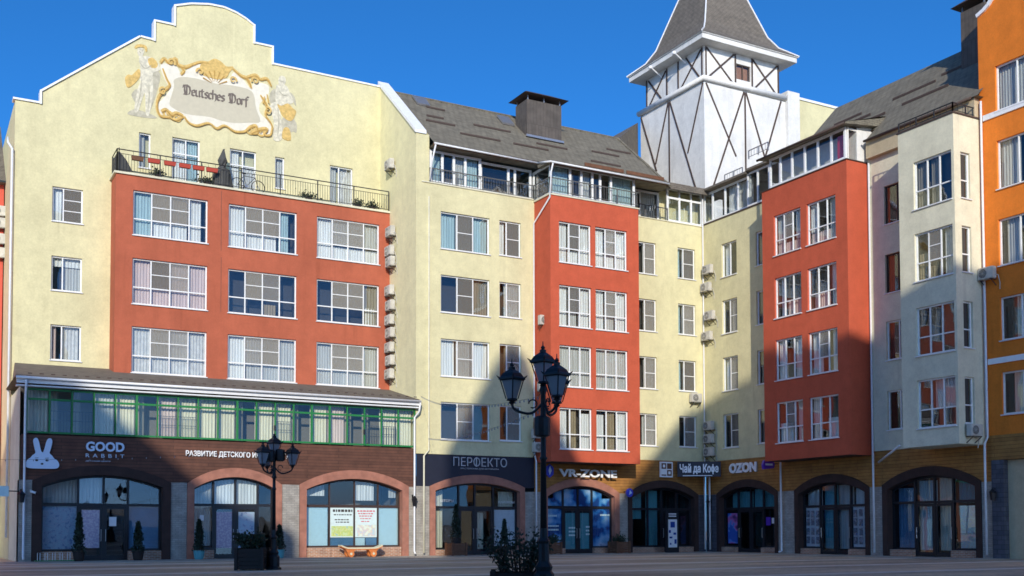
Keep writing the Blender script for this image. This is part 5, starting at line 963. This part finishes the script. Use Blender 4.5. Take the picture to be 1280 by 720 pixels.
# wall lanterns
def sconce():
    t = thing('wall_lantern', '', 'wall lamp'); b = MB(); b.tube([(0, 0, .2), (0, -.18, .28), (0, -.22, .1)], .018, 6); b.box(-.05, -.03, .0, .05, 0, .3); b.build('bracket', 'iron', t)
    b = MB(); b.lathe([(.05, -.32), (.10, -.30), (.14, 0), (.17, .02), (.06, .14), (.01, .2)], (0, -.22, .05), 6); b.build('lantern', 'iron', t); return t
sc_ = sconce()
for k, (loc, rz, lb_) in enumerate((((22.1, Y1, 2.75), 0, 'black wall lantern on the sunlit brick pier beside white downpipes'), ((4.25, Y1, 2.75), 0, 'black wall lantern on the leftmost brick pier'), ((XR, 49.5, 2.8), W90, 'black wall lantern in the dark inner corner between two downpipes'), ((XR, 30.7, 2.75), W90, 'black wall lantern on the grey stone pier at the right'))): place(sc_, k == 0, loc, lb_, 'wall lanterns on the piers', rz)
s = thing('security_camera', 'small white security camera on the leftmost brick pier', 'camera', (4.6, 49.9, 2.9)); b = MB(); b.tube([(4.62, 50, 3.0), (4.62, 49.9, 2.95)], .03, 6); b.tube([(4.62, 49.9, 2.95), (4.8, 49.72, 2.88)], .05, 8); b.build('body', 'white_metal', s); b = MB(); b.tube([(4.8, 49.72, 2.88), (4.81, 49.71, 2.878)], .04, 8); b.build('lens', 'iron', s)

# ================================================================== street lamps
def lantern(parent, c, z):
    """four-sided lantern with a crowned hood, standing on z"""
    b = MB(); b.lathe([(.03, -.06), (.07, -.03), (.05, 0), (.115, .02), (.10, .05)], (*c, z), 8)
    r0_, r1_ = .105, .215
    for k in range(4):
        a = math.pi/2*k+math.pi/4+.35; b.beam((c[0]+r0_*math.cos(a), c[1]+r0_*math.sin(a), z+.05), (c[0]+r1_*math.cos(a), c[1]+r1_*math.sin(a), z+.42), .022, .022, (math.cos(a), math.sin(a), 0))
    b.lathe([(.22, .40), (.26, .42), (.26, .45), (.23, .47), (.18, .54), (.09, .60), (.06, .62), (.065, .66), (.03, .68), (.045, .71), (.012, .75), (.008, .83)], (*c, z), 4, rot=math.pi/4+.35)
    for k in range(4): a = math.pi/2*k+math.pi/4+.35; b.tube([(c[0]+.24*math.cos(a), c[1]+.24*math.sin(a), z+.45), (c[0]+.30*math.cos(a), c[1]+.30*math.sin(a), z+.50)], [.022, .006], 5)
    o = b.build('lantern', 'iron', parent)
    g = MB(); g.lathe([(.092, .055), (.197, .41)], (*c, z), 4, rot=math.pi/4+.35); g.build('pane', 'frost', o)
def make_lamp(name, label, loc, top, speakers, angs):
    t = thing(name, label, 'street lamp', (0, 0, 0), 'street lamps on the plaza'); zt = top-.83
    b = MB(); b.lathe([(.26, 0), (.26, .06), (.20, .10), (.20, .42), (.15, .48), (.17, .56), (.11, .66), (.10, 1.0), (.125, 1.05), (.08, 1.12), (.07, 1.3)], (0, 0, 0), 10); b.build('base', 'iron', t, False)
    b = MB(); b.lathe([(.065, 1.25), (.055, 2.6), (.085, 2.64), (.055, 2.68), (.05, zt-.75), (.09, zt-.70), (.06, zt-.62), (.05, zt-.2), (.08, zt-.12), (.04, zt)], (0, 0, 0), 10); b.build('pole', 'iron', t, True)
    lantern(t, (0, 0), zt)
    for a in angs:
        dx, dy = math.cos(a), math.sin(a); zb = zt-.33
        pts = smooth([(0, zt-.35), (.2, zt-.55), (.40, zb-.22), (.56, zb-.14), (.60, zb-.05)], 5)
        b = MB(); b.tube([(dx*r, dy*r, z) for r, z in pts], .026, 8); b.tube([(dx*(.2+.08*math.cos(q)), dy*(.2+.08*math.cos(q)), zt-.38+.08*math.sin(q)) for q in [i*math.pi/6 for i in range(11)]], .014, 6); b.build('arm', 'iron', t)
        lantern(t, (dx*.60, dy*.60), zb)
    for (ox, oy, z) in speakers:
        b = MB(); b.lathe([(.10, -.2), (.155, -.17), (.165, 0), (.155, .17), (.10, .2)], (ox, oy, z), 10); b.box(min(ox, 0), oy-.02, z-.03, max(ox, 0), oy+.02, z+.03); b.build('loudspeaker', 'iron', t)
    t.location = loc; return t
vr = -YAW                                         # world angle of the camera's right-hand direction
make_lamp('street_lamp', 'large black street lamp with four lanterns in the foreground beside the shaggy planter', (10.72, 18.07, 0), 4.9, ((-.09, -.1, 3.24),), [vr+math.pi, vr-math.radians(66), vr+math.radians(62)])
make_lamp('street_lamp', 'smaller looking black street lamp standing by the dark box planter at left', (10.6, 35.2, 0), 4.55, ((-.17, -.1, 3.72), (.17, -.1, 3.75)), [vr, vr+math.radians(125), vr-math.radians(115)])

# string lights
def string(label, a, c, sag, n):
    t = thing('string_lights', label, 'string lights', a, 'strings of small bulbs over the plaza'); a = Vector(a); c = Vector(c)
    pts = [a.lerp(c, i/24)-Vector((0, 0, sag*4*(i/24)*(1-i/24))) for i in range(25)]; b = MB(); b.tube(pts, .004, 4); b.build('cable', 'iron', t); b = MB()
    for i in range(1, n): q = i/n; p_ = a.lerp(c, q)-Vector((0, 0, sag*4*q*(1-q))); b.lathe([(.005, 0), (.014, -.02), (.017, -.045), (.006, -.06)], p_, 5)
    b.build('bulbs', 'frost', t)['kind'] = 'stuff'
string('upper string of bulbs from the pavilion gutter to the large street lamp', (22.3, 49.5, 7.95), (10.72, 18.07, 3.85), .35, 60)
string('lower string of bulbs from the dark blue shop corner to the large street lamp', (22.9, 49.9, 5.9), (10.72, 18.07, 3.6), .25, 55)
string('string of bulbs in front of the brown fascia left of the smaller lamp', (10.6, 35.2, 3.9), (-4, 44, 3.9), .25, 36)

# ================================================================== plants
def leaves(name, mat, parent, pts, size, seed=0, up=.3):
    """a cloud of small leaf faces, one mesh"""
    rng = random.Random(seed); b = MB()
    for q in pts:
        s_ = size*rng.uniform(.6, 1.3); a = rng.uniform(0, 6.28); e = rng.uniform(-.5, 1.1); d = Vector((math.cos(a)*math.cos(e), math.sin(a)*math.cos(e), math.sin(e)+up)).normalized(); sd = d.cross(Vector((rng.uniform(-1, 1), rng.uniform(-1, 1), rng.uniform(-.3, 1)))).normalized()*s_*.32; q = Vector(q)
        b.quad(q, q+d*s_*.5+sd, q+d*s_, q+d*s_*.5-sd)
    return b.build(name, mat, parent)
def conifer(h, r, seed):
    rng = random.Random(seed); pts = []
    for _ in range(1500):
        t = rng.random()**.8; z = h*t; rad = r*(1-t)**.75*(.75+.35*math.sin(z*9+rng.random()*2)*.5+.25*rng.random())*rng.uniform(.55, 1.05); a = rng.uniform(0, 6.28); pts.append((rad*math.cos(a), rad*math.sin(a), .35+z))
    return pts
def potted_conifer(loc, h, r, label, seed, pot='dark_box'):
    t = thing('potted_conifer', label, 'potted tree', (0, 0, 0), 'clipped conifers along the shopfronts')
    b = MB(); b.lathe([(.17, 0), (.20, .05), (.25, .36), (.26, .4), (.22, .4), (.21, .34)], (0, 0, 0), 14); b.build('pot', pot, t); b = MB(); b.tube([(0, 0, .3), (0.01, 0, h*.9)], [.03, .01], 6); b.build('trunk', 'bark', t)
    leaves('foliage', 'leaf_conifer', t, conifer(h, r, seed), .10, seed); t.location = loc; return t
for k, (x, y, h, r, lb_) in enumerate(((6.45, 49.25, 1.75, .34, 'slim dark conifer left of the first shop door'), (8.85, 49.25, 1.35, .34, 'rounded dark conifer right of the first shop door under the blue film'), (11.45, 49.25, 1.45, .32, 'conifer in a teal pot at the left of the second arch'), (15.1, 49.25, 1.2, .34, 'bushy conifer in a teal pot at the right of the second arch'), (24.1, 49.2, 1.75, .36, 'tall conifer in the wooden box beside the dark blue shop'), (26.85, 49.2, 1.5, .32, 'narrow conifer before the white paper covered window'))): potted_conifer((x, y, .016 if k != 4 else .5), h*.95, r*.85, lb_, 10+k, 'teal' if k in (2, 3) else 'dark_box')
def wooden_box(x, y, wd, hh, label, plant=True, seed=0, mat='wood_box'):
    t = thing('planter_box', label, 'planter', (0, 0, 0), 'planter boxes on the plaza')
    n = 5; b = MB()
    for k in range(n):
        z0, z1 = .03+k*(hh-.03)/n, .03+(k+1)*(hh-.03)/n-.012
        for q in ((-wd/2, -wd/2, wd/2, -wd/2+.03), (-wd/2, wd/2-.03, wd/2, wd/2), (-wd/2, -wd/2+.031, -wd/2+.03, wd/2-.031), (wd/2-.03, -wd/2+.031, wd/2, wd/2-.031)): b.box(q[0], q[1], z0, q[2], q[3], z1)
    b.build('side', mat, t)
    for sx_ in (-1, 1):
        for sy_ in (-1, 1): b = MB(); b.box(sx_*wd/2-.05, sy_*wd/2-.05, 0, sx_*wd/2+.05, sy_*wd/2+.05, hh+.03); b.build('post', mat, t)
    b = MB(); b.box(-wd/2+.032, -wd/2+.032, hh-.1, wd/2-.032, wd/2-.032, hh-.06); b.build('soil', 'soil', t)
    if plant: rng = random.Random(seed); leaves('foliage', 'leaf_dark', t, [(rng.gauss(0, wd*.24), rng.gauss(0, wd*.24), hh+abs(rng.gauss(0, .14))) for _ in range(500)], .10, seed)
    t.location = (x, y, .016); return t
wooden_box(24.1, 49.2, .75, .62, 'reddish wooden planter box beside the dark blue shop door', False); wooden_box(29.75, 49.2, .62, .62, 'wooden planter box with low plants left of the blue posters', True, 3); wooden_box(33.95, 49.2, .8, .62, 'wooden planter box with low plants right of the blue posters', True, 4)
# the two planters on the plaza
def shaggy(parent, n, rx, h0, h, seed, size=.12, mat='leaf_dark', stems=26):
    rng = random.Random(seed); b = MB(); pts = []
    for _ in range(stems):
        a = rng.uniform(0, 6.28); r = rx*.5*math.sqrt(rng.random()); lean = rng.uniform(.15, .65); L = h*rng.uniform(.55, 1.1); base = Vector((r*math.cos(a), r*math.sin(a), h0)); d = Vector((math.cos(a)*lean, math.sin(a)*lean, 1)).normalized()
        pl_ = [base+d*L*t+Vector((0, 0, -.22*L*t*t*lean)) for t in (0, .33, .66, 1)]; b.tube(pl_, [.012, .01, .007, .003], 5)
        for _k in range(n//stems): t = rng.uniform(.15, 1.02); q = base+d*L*t+Vector((0, 0, -.22*L*t*t*lean)); pts.append(q+Vector((rng.gauss(0, .07), rng.gauss(0, .07), rng.gauss(0, .06))))
    b.build('stem', 'bark', parent); leaves('foliage', mat, parent, pts, size, seed)
t = wooden_box(0, 0, .84, .70, 'dark box planter with a rounded bush beside the smaller street lamp', False, mat='dark_box'); shaggy(t, 1400, .50, .66, .60, 5); t.location = (9.9, 35.25, 0); t.rotation_euler = (0, 0, -YAW)
t = wooden_box(0, 0, 1.05, .44, 'low dark planter with a shaggy thin leaved shrub in the foreground', False, mat='dark_box'); shaggy(t, 1300, .72, .40, .95, 6, .08, stems=40); t.location = (10.68, 18.95, 0); t.rotation_euler = (0, 0, -YAW)

# ================================================================== bench, rack, terrace things
s = thing('skateboard_bench', 'bench shaped like a giant skateboard with orange wheels before the sunlit arch', 'bench', (20.0, 49.3, 0))
b = MB(); x0, x1, y0, y1 = 18.05, 20.15, 49.12, 49.58
pr = smooth([(x0, .60), (x0+.25, .50), (x0+.5, .47), (x1-.5, .47), (x1-.25, .50), (x1, .60)], 4); b.prism([(x, y0, z) for x, z in pr]+[(x, y0, z-.06) for x, z in reversed(pr)], (0, y1-y0, 0)); b.build('deck', 'bench_deck', s)
b = MB(); b.prism([(x, y0-.004, z-.062) for x, z in pr]+[(x, y0-.004, z-.10) for x, z in reversed(pr)], (0, y1-y0+.008, 0)); b.build('trim', 'bench_orange', s)
for x in (x0+.48, x1-.48):
    b = MB(); b.prism([(x-.26, y0+.03, .40), (x+.26, y0+.03, .40), (x+.12, y0+.03, .2), (x-.12, y0+.03, .2)], (0, y1-y0-.06, 0)); b.build('truck', 'bench_orange', s)
    for yy in (y0-.03, y1-.14):
        for dx in (0,): b = MB(); b.tube([(x+dx, yy, .175), (x+dx, yy+.17, .175)], .158, 18); w_ = b.build('wheel', 'bench_orange', s); b = MB(); b.tube([(x+dx, yy-.01, .175), (x+dx, yy+.001, .175)], .06, 12); b.build('hub', 'bench_deck', w_)
s = thing('bicycle_rack', 'low metal bicycle rack with pale hoops below the first arch', 'bicycle rack', (5.4, 49.3, 0))
b = MB(); b.box(4.75, 49.28, .03, 6.25, 49.32, .07); b.box(4.75, 49.0, .03, 4.79, 49.6, .07); b.box(6.21, 49.0, .03, 6.25, 49.6, .07); b.build('base_bar', 'green_frame', s)
for k in range(5): x = 4.85+k*.29; b = MB(); b.tube([(x, 49.3, .05), (x, 49.3, .38), (x+.10, 49.3, .38), (x+.10, 49.3, .05)], .014, 6); b.build('hoop', 'white_metal', s)
FB = []
for k, x in enumerate((9.35, 10.1, 10.85, 11.55, 12.2, 12.85)):
    t = thing('flower_box', ('brown' if k == 0 else 'red')+' flower box on the terrace railing, '+('leftmost', 'second', 'third', 'fourth', 'fifth', 'rightmost')[k]+' of the row', 'flower box', (x, YB, 18.9), 'flower boxes on the terrace railing')
    b = MB(); b.prism([(x-.28, YB-.24, 18.98), (x+.28, YB-.24, 18.98), (x+.25, YB-.20, 18.80), (x-.25, YB-.20, 18.80)], (0, .15, 0)); b.build('trough', 'wood_box' if k == 0 else 'flower_red', t)
    b = MB()
    for dx in (-.18, .18): b.tube([(x+dx, YB-.22, 18.95), (x+dx, YB-.03, 19.29), (x+dx, YB+.03, 19.25)], .008, 4)
    b.build('hook', 'rail_iron', t)
s = thing('furniture_cover', 'dark grey fabric cover with a pointed top standing on the terrace', 'cover', (13.5, 53.9, 18.2))
b = MB(); b.lathe([(.52, 0), (.50, .3), (.46, .75), (.36, .98), (.20, 1.08), (.17, 1.2), (.22, 1.45), (.12, 1.75), (.01, 2.05)], (13.5, 53.9, 18.2), 9, rot=.3)
for i, v in enumerate(b.v): rng = random.Random(i*7); b.v[i] = (v[0]+rng.gauss(0, .035)+(v[2]-19.2)*.06*(v[2] > 19.2), v[1]+rng.gauss(0, .035), v[2])
b.build('fabric', 'cover_grey', s); b = MB(); b.lathe([(.3, .0), (.3, .04)], (13.5, 53.9, 18.2-.0), 10); b.build('foot', 'iron', s)
s = thing('privacy_screen', 'dark fabric screen at the left end of the terrace railing', 'screen', (8.6, 54, 18.2)); b = MB(); b.quad((8.55, 53.5, 18.22), (8.55, 54.7, 18.22), (8.55, 54.7, 19.2), (8.55, 53.5, 19.25)); b.quad((8.56, 53.5, 18.22), (9.2, 53.55, 18.3), (8.9, 53.5, 18.8), (8.56, 53.5, 19.2)); b.build('fabric', 'cover_grey', s); b = MB(); b.tube([(8.55, 53.46, 18.2), (8.55, 53.46, 19.35)], .02, 6); b.build('pole', 'iron', s)
def bicycle(loc):
    t = thing('bicycle', 'dark bicycle leaning behind the terrace railing right of the fabric cover', 'bicycle', (0, 0, 0))
    for x in (-.52, .52):
        b = MB(); b.tube([(x+.33*math.cos(a), 0, .34+.33*math.sin(a)) for a in [math.pi*2*i/24 for i in range(25)]], .02, 6, cap=False); wl = b.build('wheel', 'tyre', t); b = MB()
        for k in range(8): a = math.pi*k/8; b.tube([(x-.32*math.cos(a), 0, .34-.32*math.sin(a)), (x+.32*math.cos(a), 0, .34+.32*math.sin(a))], .003, 3)
        b.build('spokes', 'steel', wl)
    b = MB(); A, B, C_, D = Vector((-.52, 0, .34)), Vector((-.08, 0, .30)), Vector((-.2, 0, .82)), Vector((.36, 0, .80))
    for p_, q in ((A, B), (A, C_), (B, C_), (C_, D), (B, D), (D, Vector((.52, 0, .34)))): b.tube([p_, q], .016, 6)
    b.tube([C_, C_+Vector((-.04, 0, .12))], .014, 6); b.build('frame', 'iron', t); b = MB(); b.box(-.34, -.06, .93, -.1, .06, .97); b.build('saddle', 'tyre', t); b = MB(); b.tube([D, D+Vector((-.04, 0, .2))], .014, 6); b.tube([(.3, -.28, 1.0), (.34, 0, 1.0), (.3, .28, 1.0)], .014, 6); b.build('handlebar', 'iron', t)
    b = MB(); b.tube([(-.08, -.06, .30), (-.08, .06, .30)], .08, 10); b.build('crank', 'steel', t); t.location = loc; return t
bicycle((14.75, 53.75, 18.2))
for k, (x, w_) in enumerate(((10.4, .5), (12.75, .8), (17.9, .8), (20.6, .4), (21.4, .6))):
    t = thing('terrace_plant', 'low dark potted plant on the terrace, '+('leftmost', 'second from the left', 'middle', 'fourth from the left', 'rightmost')[k]+' of five', 'plant', (0, 0, 0), 'pots on the terrace floor'); b = MB(); b.lathe([(.14, 0), (.18, .2), (.16, .2)], (0, 0, 0), 10); b.build('pot', 'dark_box', t); rng = random.Random(k); leaves('foliage', 'leaf_dark', t, [(rng.gauss(0, w_*.3), rng.gauss(0, .12), .18+abs(rng.gauss(0, .12))) for _ in range(260)], .11, k); t.location = (x, 53.75, 18.2)

# ================================================================== invented houses behind the camera, unseen, outlined to cast the shade on the lower storeys
es, eu = Vector((math.sin(SUN_AZ), math.cos(SUN_AZ), 0)), Vector((math.cos(SUN_AZ), -math.sin(SUN_AZ), 0))
def shade_house(label, prof, s0, dep, mat, wins):
    t = thing('shadow_house', label, 'building', tuple(eu*((prof[0][0]+prof[-1][0])/2)+es*s0), 'added unseen houses that cast the plaza shade'); w3 = lambda u, s_, z: eu*u+es*s_+Vector((0, 0, z))
    b = MB(); b.prism([w3(u, s0, z) for u, z in prof], tuple(-es*dep)); b.build('wall', mat, t)
    b = MB(); top = [q for q in prof if q[1] > 5]
    for k, ((ua, za), (ub, zb)) in enumerate(zip(top, top[1:])):
        if abs(ub-ua) > .2: b.prism([w3(ua, s0-.3, za-.12), w3(ub, s0-.3, zb-.12), w3(ub, s0-.3, zb-.02), w3(ua, s0-.3, za-.02)], tuple(-es*(dep-.6)))
    b.build('roof', 'shingle', t)
    for (ua, ub, z0, z1, du, dz) in wins:
        u = ua
        while u+1.5 < ub:
            z = z0
            while z+1.8 < z1:
                b = MB(); q = [w3(u, s0+.03, z), w3(u+1.4, s0+.03, z), w3(u+1.4, s0+.03, z+1.8), w3(u, s0+.03, z+1.8)]; b.prism([tuple(p_) for p_ in q], tuple(es*.02)); o_ = b.build('window', 'white_pvc', t)
                b = MB(); q = [w3(u+.1, s0+.055, z+.1), w3(u+1.3, s0+.055, z+.1), w3(u+1.3, s0+.055, z+1.7), w3(u+.1, s0+.055, z+1.7)]; b.prism([tuple(p_) for p_ in q], tuple(es*.005)); b.build('pane', 'navy', o_); z += dz
            u += du
    return t
shade_house('added unseen long cream house with a sloping right roof end, casting shade', [(-25, 0), (-25, 29.5), (-18.0, 29.75), (-12.7, 25.95), (-9.7, 25.1), (-9.5, 24.6), (-9.5, 0)], -14, 12, 'cream', [(-24, -11, 5, 25, 3.4, 3.3)])
shade_house('added unseen lower yellow link house between the gables, casting shade', [(-9.48, 0), (-9.48, 23.9), (-2.76, 23.9), (-2.76, 0)], -14.2, 10, 'yellow', [(-9, -3.2, 5, 22, 3, 3.3)])
shade_house('added unseen tall pointed red gable house, casting shade', [(-2.74, 0), (-2.74, 30.5), (-.2, 35.8), (.6, 37.0), (1.5, 36.4), (2.7, 32.9), (5.6, 28.8), (5.6, 0)], -14, 12, 'red_b', [(-2.2, 5, 5, 27, 2.6, 3.3)])
shade_house('added unseen wide cream gable house with a long low ridge, casting shade', [(5.62, 0), (5.62, 28.8), (7.8, 31.8), (10.7, 35.9), (12.0, 36.7), (13.8, 36.5), (16.3, 34.6), (24, 34.3), (24, 0)], -14, 12, 'cream', [(6.2, 23, 5, 28, 3.2, 3.3)])
